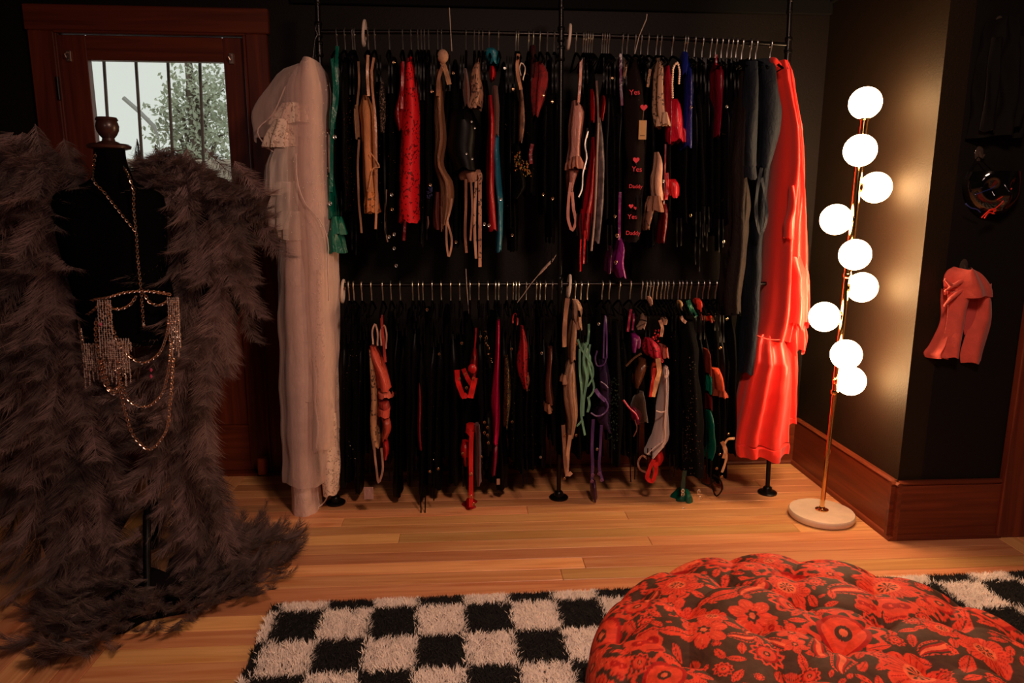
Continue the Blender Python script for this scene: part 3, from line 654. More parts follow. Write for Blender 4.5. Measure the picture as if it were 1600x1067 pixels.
G('bustier', 'cream and rust striped narrow bustier left of the dark red feather top', 'lingerie', [
    ('body', body([(814, 140, 5), (815, 170, 8), (815, 200, 9), (813, 224, 6)], .12), K('print', (190, 140, 115))),
    ('strap', strap([(810, 84), (808, 105), (814, 140)], 5), K('cloth', (205, 145, 110))),
    ('hook_tip', cord([(814, 118), (812, 104), (815, 98), (819, 102), (817, 125)], .8), wire)])
G('embroidered_top', 'black top with multicoloured embroidered flowers below the cream bustier', 'lingerie', [
    ('body', body([(807, 225, 10), (808, 260, 18), (812, 296, 18), (804, 310, 10)], .16), MT['black2']),
    ('embroidery', sequins([(808, 240, 10), (816, 262, 22), (820, 272, 20)], 60, s=.0035), mat('embroidery', rgb(170, 80, 45), .5, var=.8, col2=rgb(120, 120, 60), vscale=90))])
G('fluffy_camisole', 'dark red fluffy top high on the upper rod left of the centre post', 'lingerie', [
    ('body', body([(842, 98, 10), (843, 115, 22), (840, 150, 20), (836, 184, 8)], .14, nf=7, amp=.3), K('fur', (140, 16, 24))),
    ('ribbon', strap([(832, 225), (829, 240), (830, 256)], 5), K('satin', (120, 12, 22))),
    ('sleeve', body([(833, 72, 10), (832, 100, 10), (830, 124, 8)], .1), K('cloth', (60, 12, 16)))])
G('camisole', 'dusty pink ruffled camisole with long hanging straps right of the centre post', 'lingerie', [
    ('body', body([(898, 158, 10), (900, 170, 20), (899, 200, 20), (898, 235, 18), (897, 252, 22)], .14, nf=6, amp=.2), K('satin', (216, 150, 136))),
    ('strap', strap([(908, 92), (907, 120), (904, 160)], 4), K('satin', (206, 142, 128))),
    ('ruffle', ruffle(897, 246, 264, 18, 27, .16, 11, .25), K('cloth', (196, 128, 108))),
    ('skirt', body([(896, 262, 22), (893, 280, 14), (891, 300, 8)], .12), K('satin', (176, 110, 98))),
    ('loop', strap([(892, 285), (888, 320), (889, 348), (894, 360), (899, 350), (896, 325), (894, 300)], 4.5, n=26), K('satin', (216, 146, 130)))])
G('fringed_teddy', 'red fringed teddy with long ribbons hanging right of the pink camisole', 'lingerie', [
    ('body', body([(926, 215, 6), (924, 260, 10), (920, 310, 16), (914, 350, 20), (912, 375, 12)], .14, nf=6, amp=.3), K('satin', (168, 12, 28))),
    ('shoulder', body([(924, 140, 4), (925, 165, 7), (925, 192, 6)], .1), K('satin', (190, 18, 26))),
    ('shoulder', body([(942, 150, 4), (941, 170, 7), (938, 190, 5)], .1), K('satin', (150, 18, 20))),
    ('ribbon', strap([(908, 360), (907, 390), (907, 424)], 2.4), K('satin', (200, 20, 28))),
    ('ribbon', strap([(914, 360), (913, 390), (912, 412)], 3), K('satin', (200, 20, 28)))])
G('striped_robe', 'black and grey striped satin piece with a white picot edge', 'lingerie', [
    ('body', body([(935, 185, 6), (935, 215, 12), (936, 260, 14), (934, 330, 14), (930, 378, 12)], .15), K('print', (140, 125, 130))),
    ('picot_edge', cord([(935, 192), (933, 240), (931, 300), (928, 350), (924, 392)], 1.5, -.1), K('cloth', (180, 150, 140))),
    ('strap', strap([(932, 126), (934, 160), (935, 192)], 3), K('cloth', (120, 90, 84)))])
G('chain_garter', 'silver zigzag chain garter beside the striped satin piece', 'lingerie', [
    ('strap', strap([(918, 200), (915, 240), (910, 280), (905, 310)], 2.4), MT['black3']),
    ('chain', cord([(919, 205), (914, 225), (917, 245), (911, 270), (908, 300), (904, 308)], 1.1, -.1), MT['steel'])])
G('bikini_top', 'violet strappy bikini with fabric folds hanging lowest on the upper rod', 'lingerie', [
    ('cup', body([(968, 372, 6), (968, 390, 14), (965, 410, 16), (970, 432, 14)], .14, nf=5, amp=.25), K('satin', (142, 34, 128))),
    ('cup', body([(953, 384, 6), (951, 400, 12), (950, 425, 12)], .12), K('satin', (84, 18, 72))),
    ('strap', strap([(970, 84), (970, 130), (972, 165)], 4), K('satin', (80, 14, 66))),
    ('strap', strap([(969, 300), (968, 340), (968, 375)], 4), K('satin', (120, 26, 104))),
    ('ring', clips([(964, 368), (962, 410)], s=.006), goldm)])
pj = mat('black_jersey', rgb(20, 10, 10), .9, bump=.2, spec=.1)
PJ = G('nightshirt', 'black nightshirt printed with pink hearts and lettering, centre right', 'nightshirt', [
    ('body', body([(990, 92, 12), (990, 130, 30), (990, 200, 36), (990, 280, 32), (988, 350, 30), (986, 376, 30)], .13, nf=4, amp=.06), pj),
    ('collar_lace', body([(973, 92, 8), (973, 110, 10), (971, 125, 8)], .1), K('lace', (150, 115, 95)))])
redp = mat('raspberry_print', rgb(200, 40, 62), .7, bump=.05)
def heart(px, py, s, Y, name='heart_print', parent=PJ):
    mb = MB(); c = P(px, py, Y); v = []
    for k in range(20):
        t = 2*PI*k/20; v.append((c.x+s*16*math.sin(t)**3/16, c.y, c.z+s*(13*math.cos(t)-5*math.cos(2*t)-2*math.cos(3*t)-math.cos(4*t))/16))
    mb.loft([[(p[0], p[1]-.0006, p[2]) for p in v], v], True, True); mb.build(name, redp, parent)
for px, py, s in ((1006, 168, .015), (994, 250, .014), (986, 322, .010), (993, 325, .008)): heart(px, py, s, YR-.128)
def letters(txt, px, py, size, Y, m, parent, rot=0):
    cu = bpy.data.curves.new('lettering', 'FONT'); cu.body = txt; cu.size = size; cu.extrude = .0004; cu.align_x = 'CENTER'
    o = bpy.data.objects.new('tmp', cu); C.objects.link(o); bpy.context.view_layer.update()
    me = bpy.data.meshes.new_from_object(o.evaluated_get(bpy.context.evaluated_depsgraph_get())); bpy.data.objects.remove(o)
    me.materials.clear(); me.materials.append(m)
    return obj('lettering', me, parent, P(px, py, Y)-parent.location, (PI/2, rot, 0))
for tx, px, py, sz in (('Yes', 992, 148, .03), ('Yes', 995, 268, .03), ('Daddy', 993, 294, .022), ('Yes', 988, 342, .028), ('Daddy', 989, 367, .024)): letters(tx, px, py, sz, YR-.130, redp, PJ, random.uniform(-.1, .1))
tagm = mat('kraft_card', rgb(176, 136, 92), .8, bump=.1)
c = P(1004, 203, YR-.15)
TG = tag(empty('price_tag', c), 'beige cardboard tag hanging in front of the black nightshirt', 'tag')
MB().bbox((c.x-.016, c.y-.001, c.z-.038), (c.x+.016, c.y+.001, c.z+.038), .0008).build('card', tagm, TG, smooth=False)
MB().bbox((c.x-.01, c.y-.0016, c.z-.024), (c.x+.01, c.y-.001, c.z-.021), .0002).build('printed_line', mat('brown_ink', rgb(90, 60, 40), .8), TG, smooth=False)
cord([(1006, 170), (1005, 180), (1004, 192)], .4, -.1).build('string', K('cloth', (150, 110, 90)), TG)
G('camisole', 'beige lace top with frilled edge above the blush pink slip', 'lingerie', [
    ('body', body([(1029, 92, 6), (1028, 115, 14), (1028, 150, 16), (1029, 180, 20), (1032, 198, 22)], .13, nf=7, amp=.25), K('lace', (206, 160, 130))),
    ('frill', ruffle(1034, 178, 198, 14, 22, .13, 9, .3), K('cloth', (226, 182, 150))),
    ('strap', strap([(1016, 108), (1014, 120), (1012, 136)], 4), K('lace', (150, 110, 84)))])
G('slip', 'blush pink satin slip with a beige ruffled hem, upper rod right', 'lingerie', [
    ('body', body([(1025, 238, 6), (1025, 256, 14), (1024, 290, 18), (1027, 312, 20)], .13, nf=6), K('satin', (222, 166, 140))),
    ('ruffle', ruffle(1022, 306, 330, 16, 26, .13, 9, .3), K('cloth', (170, 118, 96))),
    ('tail', body([(1016, 320, 14), (1011, 340, 12), (1008, 358, 8)], .12), K('lace', (150, 104, 84)))])
G('babydoll', 'crimson pink babydoll with a pearl strap, upper rod right', 'lingerie', [
    ('body', body([(1053, 156, 10), (1051, 175, 24), (1052, 200, 30), (1056, 222, 26)], .15, nf=7, amp=.22), K('satin', (206, 22, 50))),
    ('shoulder', body([(1043, 104, 6), (1042, 120, 12), (1042, 150, 12), (1042, 225, 8)], .12), K('satin', (178, 14, 48))),
    ('bow', body([(1054, 196, 8), (1063, 205, 18), (1065, 222, 12)], .1), K('satin', (220, 30, 48)))])
HB = tag(empty('pearl_headband', P(1055, 150, YR)), 'arc of ivory pearls standing over the crimson babydoll', 'headband')
pm_ = mat('ivory_pearl', rgb(240, 205, 180), .2, coat=.5); hbp = [P(a[0], a[1], YG-.09) for a in interp([(1051, 152, 0), (1051, 120, 0), (1054, 102, 0), (1058, 98, 0), (1061, 106, 0), (1061, 130, 0)], 26)]
MB().tube(hbp, .0016, 6).build('band', pm_, HB)
for p_ in hbp: MB().sphere(p_, .0046, 8, 6).build('pearl', pm_, HB)
G('satin_purse', 'small scarlet satin piece with a bow under the crimson babydoll', 'lingerie', [
    ('body', body([(1050, 280, 14), (1051, 290, 20), (1051, 308, 18)], .1, nf=4), K('satin', (214, 24, 42))),
    ('strap', strap([(1042, 270), (1043, 290), (1041, 312)], 5), K('satin', (180, 16, 30))),
    ('ring', clips([(1036, 283)], s=.005), MT['steel'])])
G('ribbon_teddy', 'dark crimson ribbon teddy hanging low left of the scarlet satin piece', 'lingerie', [
    ('body', body([(1036, 318, 8), (1035, 340, 10), (1031, 378, 8)], .12), K('satin', (110, 8, 20))),
    ('strap', strap([(1040, 225), (1039, 270), (1037, 320)], 2.4), K('satin', (120, 10, 22)))])
G('nightgown', 'royal blue satin nightgown on the upper rod right', 'nightgown', [
    ('body', body([(1073, 98, 10), (1073, 140, 14), (1071, 190, 16), (1070, 232, 14)], .14, nf=5), K('satin', (20, 34, 122))),
    ('shoulder', body([(1068, 82, 6), (1067, 98, 10), (1065, 120, 8)], .12), K('satin', (24, 40, 140)))])
G('ruched_top', 'wine red ruched top high between black garments, upper rod right', 'lingerie', [
    ('body', body([(1119, 98, 8), (1119, 112, 16), (1118, 135, 16), (1118, 160, 10), (1115, 215, 7)], .14), K('satin', (120, 10, 34))),
    ('strap', strap([(1119, 85), (1119, 95), (1119, 102)], 3), K('satin', (140, 16, 40)))])
# --- long robes at the right end
navy = K('cloth', (15, 25, 38)); brown = K('cloth', (26, 15, 10))
G('long_robe', 'dark brown long sheer robe left of the navy robe', 'robe', [
    ('body', body([(1158, 110, 14), (1152, 180, 22), (1148, 260, 28), (1146, 340, 34), (1142, 420, 34), (1138, 488, 34)], .2, nf=7, amp=.2), brown),
    ('sleeve', body([(1158, 270, 18), (1160, 320, 20), (1152, 400, 18)], .1, YR-.09, nf=4), brown)])
G('robe', 'navy blue jersey robe with wide cuffed sleeve beside the red satin robe', 'robe', [
    ('body', body([(1192, 94, 34), (1192, 130, 36), (1190, 200, 34), (1180, 300, 22), (1172, 400, 22), (1168, 500, 22), (1160, 578, 24)], .2, YR+.01, nf=6, amp=.14), navy),
    ('sleeve', body([(1176, 96, 20), (1174, 130, 22), (1171, 180, 24), (1169, 230, 24), (1168, 262, 24)], .09, YR-.13, nf=4, amp=.12), navy),
    ('cuff', body([(1168, 260, 25), (1169, 280, 26)], .095, YR-.13, nf=4, amp=.1, cap=False, rows=5), navy),
    ('lapel', body([(1200, 100, 26), (1204, 150, 32), (1205, 200, 34), (1198, 235, 26), (1192, 262, 18)], .1, YR-.1, nf=4, amp=.16), navy),
    ('belt', strap([(1190, 262), (1183, 300), (1182, 340), (1189, 366), (1196, 350), (1196, 310), (1190, 278)], 5, dy=-.14, n=26), navy)])
red = mat('poppy_satin', rgb(236, 50, 40), .34, bump=.15, bscale=14, sheen=.15, spec=.5)
RB = tag(empty('satin_robe', P(1222, 97, YR)), 'long poppy red satin robe with gathered skirt and ruffled sleeve at the right end', 'robe')
def wide(pts, Y, D, nf, amp, rows=60, seed=3, hem=.004, n=120, tight=0):   # wide cloth with outline given as left/right edges
    lr = interp(pts, rows); rings = []
    for i, (x0, yy, x1) in enumerate(lr):
        a, b_ = P(x0, yy, Y), P(x1, yy, Y); cx = (a.x+b_.x)/2; hw = (b_.x-a.x)/2; u = i/(rows-1); ring = []
        for j in range(n):
            t = 2*PI*j/n; q = t*nf+seed+1.1*noise.noise((seed, a.z*2.0, 0))+1.6*math.sin(t*2+seed)
            s_ = math.sin(q); fold = amp*(abs(s_)**.7*(1 if s_ > 0 else -1))*(.35+.65*min(1, u*1.8))
            X = cx+hw*math.cos(t)*(1+.25*fold/(hw+.02)); Yv = Y+D/2*math.sin(t)*(.45+.55*min(1, u*4))+fold*math.sin(t)*1.0+.004*noise.noise((X*30, a.z*18, seed))
            ring.append((X, Yv, a.z+(hem*math.sin(5*t+seed) if u > .98 else 0)))
        rings.append(ring)
    return MB().loft(rings, False, False)
wide([(1210, 97, 1226), (1207, 112, 1233), (1211, 150, 1236), (1214, 220, 1243), (1210, 280, 1246), (1204, 340, 1240), (1198, 420, 1236), (1190, 500, 1232), (1183, 527, 1226)], YR, .24, 4, .022).build('robe_body', red, RB)
wide([(1183, 520, 1226), (1178, 530, 1228), (1170, 560, 1230), (1160, 600, 1230), (1152, 640, 1228), (1145, 672, 1226), (1143, 686, 1226)], YR-.01, .27, 8, .022, seed=5).build('skirt', red, RB)
wide([(1143, 682, 1226), (1142, 690, 1227), (1144, 704, 1225)], YR-.01, .29, 8, .024, rows=8, seed=5, hem=.008).build('hem_band', red, RB)
wide([(1215, 520, 1240), (1216, 560, 1244), (1216, 610, 1243), (1217, 650, 1242)], YR+.08, .1, 5, .012, seed=8, rows=30).build('skirt', red, RB)
wide([(1217, 648, 1242), (1218, 658, 1242)], YR+.08, .11, 5, .012, seed=8, rows=5).build('hem_band', red, RB)
wide([(1222, 110, 1236), (1228, 180, 1241), (1232, 240, 1246), (1234, 300, 1252), (1232, 360, 1256), (1228, 420, 1258), (1226, 470, 1256)], YR-.05, .13, 5, .012, seed=2).build('sleeve', red, RB)
wide([(1226, 400, 1256), (1224, 440, 1258), (1226, 480, 1258), (1222, 505, 1257)], YR-.07, .17, 6, .02, seed=6, rows=24, hem=.02).build('sleeve_ruffle', red, RB)
wide([(1228, 500, 1252), (1222, 525, 1256), (1224, 545, 1252)], YR-.05, .15, 6, .018, seed=9, rows=14, hem=.018).build('sleeve_ruffle', red, RB)
wide([(1234, 290, 1240), (1232, 330, 1242), (1226, 350, 1240), (1226, 372, 1239)], YR-.13, .05, 3, .006, seed=1, rows=16).build('inner_cuff', red, RB)
cord([(1183, 524), (1196, 529), (1210, 531), (1226, 530)], .7, -.085).build('waist_seam', red, RB)
body([(1206, 90, 6), (1209, 96, 11), (1214, 103, 12)], .06, YR-.1, 5, .2, rows=8).build('shoulder', red, RB)

# --- lower rod
G('bra', 'coral bralette with satin bands over a nude lace slip, lower rod left', 'lingerie', [
    ('cup', body([(584, 540, 12), (590, 560, 18), (597, 580, 22), (601, 605, 24)], .14, nf=5, amp=.1), K('satin', (226, 88, 70))),
    ('band', body([(601, 608, 24), (603, 617, 26)], .15, rows=5, nf=3, amp=.05), K('satin', (246, 120, 100))),
    ('panel', body([(600, 622, 20), (602, 634, 22)], .14, rows=5, nf=3, amp=.05), K('satin', (176, 56, 50))),
    ('band', body([(602, 632, 24), (601, 646, 25)], .15, rows=5, nf=3, amp=.05), K('satin', (240, 100, 84))),
    ('panel', body([(603, 648, 18), (606, 665, 16), (602, 682, 12)], .13), K('satin', (190, 70, 56))),
    ('tail', body([(603, 684, 10), (604, 700, 13), (603, 711, 9)], .12), K('satin', (190, 34, 38))),
    ('strap', strap([(596, 492), (597, 510), (600, 540), (602, 566)], 4), K('satin', (190, 66, 58))),
    ('strap', strap([(583, 538), (583, 512), (586, 506), (589, 514), (590, 540)], 2.4, n=20), K('satin', (235, 185, 165))),
    ('strap', strap([(596, 540), (597, 512), (600, 508), (603, 516), (603, 545)], 2.4, n=20), K('satin', (220, 160, 140)))])
G('slip', 'nude beige lace slip hanging in front of the coral bralette', 'lingerie', [
    ('body', body([(579, 545, 6), (585, 590, 11), (587, 620, 12), (586, 660, 15), (589, 694, 15)], .14, nf=5), K('lace', (206, 152, 112))),
    ('loop', strap([(584, 690), (588, 730), (592, 754), (597, 740), (596, 700)], 3.4, n=22), K('cloth', (200, 150, 130)))])
G('garter_ribbon', 'dark crimson crinkled ribbon alone among black gowns, lower rod left', 'ribbon', [('body', body([(656, 592, 4), (657, 630, 7), (656, 670, 7), (658, 698, 6)], .1, nf=4, amp=.3), K('cloth', (120, 14, 28)))])
G('body_harness', 'bright red strap harness with buckles, lower rod', 'harness', [
    ('panel', body([(742, 545, 6), (740, 562, 12), (738, 585, 14)], .12), K('satin', (130, 12, 20))),
    ('strap', strap([(714, 578), (716, 598), (721, 612), (725, 620), (730, 616)], 8, dy=-.12), K('satin', (228, 28, 30))),
    ('strap', strap([(724, 576), (729, 588), (736, 600), (741, 606)], 7, dy=-.11), K('satin', (190, 20, 26))),
    ('strap', strap([(742, 590), (739, 604), (735, 622)], 9, dy=-.12), K('satin', (236, 36, 34))),
    ('strap', strap([(744, 512), (743, 530), (741, 556)], 2.6), K('satin', (150, 16, 24))),
    ('cup', cup(738, 576, 7), K('satin', (196, 22, 28))),
    ('buckle', clips([(718, 592), (740, 592), (727, 585), (729, 606)], dy=-.125, s=.005), goldm)])
G('suspender_strap', 'long bright red suspender strap reaching the floor below the red harness', 'lingerie', [
    ('band', body([(735, 662, 13), (735, 675, 15)], .1, rows=5, nf=3, amp=.05), K('satin', (236, 40, 38))),
    ('panel', body([(728, 686, 12), (727, 700, 14), (731, 722, 10)], .12, nf=4), K('satin', (200, 24, 28))),
    ('strap', strap([(737, 675), (736, 700), (736, 740), (736, 775), (736, 792)], 7, dy=-.1), K('satin', (232, 32, 36))),
    ('panel', body([(746, 662, 8), (747, 700, 9), (748, 750, 9)], .14), K('sheer', (100, 10, 18))),
    ('bow', body([(733, 784, 16), (735, 790, 26), (735, 797, 24)], .13, rows=6, nf=5), K('satin', (170, 14, 26))),
    ('clip', clips([(736, 741), (740, 788), (736, 776)], dy=-.11, s=.006), goldm)])
G('scarf', 'magenta pink narrow scarf hanging straight, lower rod middle', 'scarf', [
    ('body', body([(779, 500, 6), (777, 540, 7), (775, 590, 9), (774, 622, 12), (775, 660, 11), (773, 688, 11)], .12, nf=4), K('satin', (206, 14, 78))),
    ('tail', body([(774, 692, 8), (773, 715, 8), (771, 738, 7)], .1), K('satin', (130, 10, 52))),
    ('tag', MB().span(tuple(P(776, 757, YR-.08)), tuple(P(781, 748, YR-.082))), K('cloth', (200, 150, 130)))])
G('leopard_slip', 'black slip with a gold animal pattern strip, lower rod middle', 'lingerie', [
    ('body', body([(791, 555, 6), (792, 590, 10), (791, 630, 11), (790, 662, 8)], .14), lace('gold_spots', rgb(168, 126, 74), rgb(12, 9, 6), 90)),
    ('strap', strap([(793, 510), (792, 530), (791, 556)], 2), MT['black3'])])
G('beaded_strap', 'gold beaded strap hanging left of the magenta scarf', 'lingerie', [
    ('strap', strap([(759, 512), (762, 545), (766, 575)], 3), MT['black3']),
    ('beads', sequins([(758, 515, 4), (762, 545, 5), (767, 568, 5)], 40, s=.0022), goldm)])
G('corset', 'black boned corset with metal busk clips right of the red suspender', 'lingerie', [
    ('body', body([(761, 640, 12), (762, 670, 16), (761, 702, 14)], .16, nf=6), MT['black3']),
    ('busk', clips([(757, 660), (762, 668), (762, 680), (763, 692), (757, 676)], s=.005), goldm)])
G('lace_thong', 'scarlet lace piece with rose tail, lower rod middle', 'lingerie', [
    ('body', body([(815, 508, 5), (816, 530, 12), (816, 560, 17), (817, 582, 14), (820, 602, 8)], .13, nf=6, amp=.25), K('lace', (168, 16, 30))),
    ('tail', body([(823, 582, 6), (823, 595, 8), (822, 606, 4)], .1), K('lace', (186, 100, 74))),
    ('loop', cord([(801, 505), (802, 494), (805, 490), (808, 496), (808, 508)], 1.2), K('satin', (180, 20, 34)))])
G('brassiere', 'cocoa brown mesh bra with a ruffled edge left of the centre post', 'lingerie', [
    ('body', body([(860, 542, 9), (857, 570, 10), (855, 600, 13), (857, 626, 16)], .14), K('satin', (96, 52, 42))),
    ('edge', ruffle(854, 626, 640, 10, 14, .12, 8, .3), K('cloth', (150, 100, 78)))])
G('bodysuit', 'nude beige bodysuit with rosette top and garter loops at the centre post', 'lingerie', [
    ('body', body([(893, 560, 12), (889, 585, 20), (890, 620, 22), (892, 650, 18), (889, 680, 10)], .15, nf=6), K('satin', (190, 144, 116))),
    ('bodice', body([(897, 500, 10), (894, 530, 13), (893, 560, 13)], .13), K('cloth', (176, 130, 104))),
    ('rosette', body([(898, 468, 10), (902, 480, 16), (901, 492, 14), (904, 512, 10)], .12, nf=7, amp=.3), K('cloth', (206, 160, 134))),
    ('strap', strap([(887, 466), (884, 490), (882, 520), (882, 542)], 7), K('satin', (170, 122, 96))),
    ('strap', strap([(880, 664), (882, 700), (884, 730), (886, 744)], 6), K('satin', (150, 106, 84))),
    ('strap', strap([(891, 680), (887, 715), (889, 742), (893, 738)], 6), K('satin', (210, 160, 130))),
    ('ruffle', ruffle(881, 582, 596, 8, 14, .1, 7, .3), K('cloth', (200, 150, 120))),
    ('clip', clips([(882, 680), (882, 748)], s=.005), goldm)])
mint = K('satin', (112, 168, 140))
G('strappy_set', 'mint green tangle of straps and ribbons right of the centre post', 'lingerie', [
    ('body', body([(911, 535, 10), (914, 555, 16), (913, 580, 14), (910, 610, 8)], .12, nf=7, amp=.35), mint),
    ('strap', strap([(903, 530), (908, 545), (916, 556), (925, 570), (926, 590), (918, 604)], 3), mint),
    ('strap', strap([(917, 535), (912, 560), (917, 590), (912, 625), (911, 650)], 4), mint),
    ('strap', strap([(906, 545), (906, 580), (909, 615), (908, 645), (914, 680)], 3.6), mint),
    ('strap', strap([(922, 538), (919, 560), (924, 585), (927, 612), (919, 622)], 3), mint),
    ('strap', strap([(919, 620), (921, 632), (918, 644)], 4), mint),
    ('strap', strap([(910, 655), (905, 662), (901, 666)], 3), mint),
    ('strap', strap([(920, 506), (920, 520), (918, 538)], 3.4), K('satin', (90, 140, 118)))])
pur = K('satin', (82, 52, 110)); pur2 = K('cloth', (54, 32, 72))
G('corselette', 'deep purple corselette with curved trims and long garter straps', 'lingerie', [
    ('body', body([(941, 560, 16), (942, 590, 20), (944, 620, 20), (941, 655, 24), (947, 668, 14)], .15, nf=5), pur2),
    ('strap', strap([(943, 560), (944, 520), (946, 492), (948, 520), (948, 560)], 2.6, n=22), pur),
    ('wire', cord([(933, 548), (930, 560), (934, 572), (943, 570), (948, 556)], 1.1, -.1), pur),
    ('trim', strap([(930, 608), (937, 618), (946, 626)], 6, dy=-.1), K('satin', (120, 86, 150))),
    ('trim', cord([(923, 645), (932, 650), (944, 646), (950, 634), (944, 622)], 1.3, -.1), K('satin', (110, 78, 140))),
    ('trim', cord([(938, 596), (944, 600), (950, 606)], 1.2, -.1), pur),
    ('strap', strap([(927, 655), (925, 700), (926, 730), (925, 748)], 5), pur),
    ('strap', strap([(940, 664), (938, 700), (937, 735), (942, 752)], 4.5), pur),
    ('tail', body([(927, 750, 8), (927, 765, 10), (928, 778, 9)], .09), K('satin', (64, 30, 64))),
    ('clip', clips([(926, 742), (936, 740), (925, 752), (940, 750)], s=.006), K('satin', (150, 90, 130)))])
G('leaf_lace_gown', 'black gown edged with dark green curly lace right of the purple corselette', 'gown', [
    ('body', body([(960, 500, 14), (960, 580, 18), (961, 660, 20), (960, 720, 14)], .16, nf=6), MT['black']),
    ('curls', sequins([(959, 590, 16), (959, 650, 18), (957, 700, 14)], 150, s=.003), K('cloth', (24, 44, 36)))])
G('panty', 'purple satin panty with straps, high on the lower rod right of the purple corselette', 'lingerie', [
    ('body', body([(987, 520, 12), (989, 530, 20), (987, 546, 10)], .12, nf=4), K('satin', (110, 18, 96))),
    ('cup', body([(996, 525, 7), (995, 540, 7)], .12, rows=5), K('satin', (176, 80, 130))),
    ('strap', strap([(986, 483), (984, 495), (981, 518)], 4), K('satin', (140, 20, 60))),
    ('strap', strap([(990, 490), (990, 500), (988, 516)], 3), K('satin', (120, 16, 70)))])
G('mesh_bra', 'brown sheer mesh bra cups on the lower rod, right of the purple panty', 'lingerie', [
    ('cup', body([(1003, 560, 12), (996, 580, 24), (992, 600, 10)], .14, nf=4), K('satin', (92, 50, 30))),
    ('cup', body([(998, 612, 16), (996, 630, 28), (1000, 655, 26)], .14, nf=4), K('sheer', (70, 46, 34))),
    ('trim', cord([(978, 572), (990, 560), (1002, 552)], 1.6, -.1), K('cloth', (90, 54, 34)))])
G('frilled_bra', 'raspberry frilled lace bra bunched on the lower rod, right', 'lingerie', [
    ('body', body([(1013, 528, 10), (1018, 540, 22), (1023, 556, 20), (1028, 560, 10)], .15, nf=8, amp=.3), K('lace', (200, 30, 60))),
    ('frill', ruffle(1036, 540, 556, 10, 14, .12, 8, .3), K('cloth', (206, 110, 96))),
    ('strap', strap([(1031, 500), (1035, 512), (1033, 526)], 5), K('cloth', (196, 140, 116))),
    ('flower', sequins([(1027, 518, 8), (1024, 532, 10)], 16, s=.004), K('satin', (190, 22, 34)))])
G('sash', 'orange red sash folded with a champagne satin strip, lower rod right', 'sash', [
    ('body', body([(1026, 556, 10), (1024, 572, 18), (1021, 590, 14)], .12), K('satin', (196, 62, 44))),
    ('strip', strap([(1028, 560), (1030, 580), (1025, 600), (1020, 620)], 8, dy=-.1), K('satin', (226, 166, 120))),
    ('edge', strap([(1023, 575), (1019, 600), (1016, 620)], 5, dy=-.105), K('satin', (200, 44, 34)))])
G('sheer_chemise', 'white sheer chemise with bright seams, lower rod right', 'lingerie', [
    ('body', body([(1040, 572, 8), (1038, 600, 12), (1035, 630, 20), (1030, 665, 26), (1026, 690, 30), (1014, 708, 12)], .13, nf=4, amp=.08, cap=True), sheer('white_mesh', rgb(214, 190, 186), .62)),
    ('seam', cord([(1041, 575), (1041, 620), (1038, 660), (1037, 688), (1024, 698), (1011, 710)], 1, -.09), K('cloth', (225, 195, 190))),
    ('seam', cord([(1025, 642), (1033, 644), (1041, 642)], 1.3, -.09), K('cloth', (235, 205, 198))),
    ('strap', strap([(1040, 574), (1041, 590), (1044, 585), (1041, 572)], 3), K('cloth', (200, 170, 165)))])
G('magenta_bra', 'hot pink trimmed bra, half hidden, left of the white sheer chemise', 'lingerie', [
    ('body', body([(985, 630, 8), (990, 642, 20), (992, 656, 14)], .12, nf=5), K('satin', (120, 16, 60))),
    ('trim', cord([(974, 625), (984, 638), (994, 648), (997, 655)], 1.5, -.09), K('satin', (220, 60, 100))),
    ('strap', cord([(992, 656), (995, 670), (990, 682)], .9, -.08), K('cloth', (140, 80, 70)))])
G('tied_bandana', 'bright red knotted cloth loop near the floor under the white sheer chemise', 'cloth', [
    ('body', body([(1027, 702, 14), (1026, 715, 20), (1022, 725, 16)], .11, nf=5), K('cloth', (214, 30, 28))),
    ('loop', strap([(1022, 718), (1014, 735), (1012, 748), (1018, 752), (1024, 740), (1025, 722)], 7, dy=-.07, n=24), K('cloth', (220, 34, 30)))])
G('hoop_strap', 'rose brown loop strap left of the red knotted cloth', 'lingerie', [('loop', strap([(1012, 717), (1004, 712), (997, 722), (1001, 734), (1010, 738)], 3.4, dy=-.06, n=22), K('cloth', (150, 100, 84)))])
G('sequin_gown', 'long black gown sprinkled with silver sequins, lower rod right', 'gown', [
    ('body', body([(1072, 500, 26), (1074, 580, 34), (1078, 660, 36), (1080, 735, 38)], .2, nf=7), MT['black']),
    ('sequins', sequins([(1082, 560, 10), (1082, 640, 16), (1082, 690, 26), (1082, 735, 30)], 170, D=.2, s=.0016), seqm)])
G('teal_chemise', 'teal green chemise strip right of the sequined gown', 'lingerie', [
    ('body', body([(1106, 640, 8), (1107, 670, 12), (1109, 695, 12), (1104, 712, 6)], .14), K('satin', (0, 92, 76))),
    ('band', body([(1106, 584, 8), (1106, 611, 8)], .1, rows=6), K('satin', (10, 130, 108))),
    ('strap', strap([(1075, 469), (1080, 482), (1088, 495)], 7), K('satin', (0, 90, 66))),
    ('mid_panel', body([(1106, 614, 9), (1106, 636, 9)], .1, rows=6), K('satin', (90, 12, 16)))])
G('rust_blouse', 'rust orange blouse with frilled cuff, lower rod right', 'blouse', [
    ('body', body([(1117, 575, 14), (1119, 590, 20), (1121, 610, 18)], .14, nf=6, amp=.25), K('cloth', (196, 70, 38))),
    ('collar', body([(1103, 545, 6), (1103, 565, 9), (1104, 582, 8)], .12), K('cloth', (130, 40, 20))),
    ('frill', ruffle(1122, 606, 616, 14, 22, .14, 8, .3), K('cloth', (160, 64, 42)))])
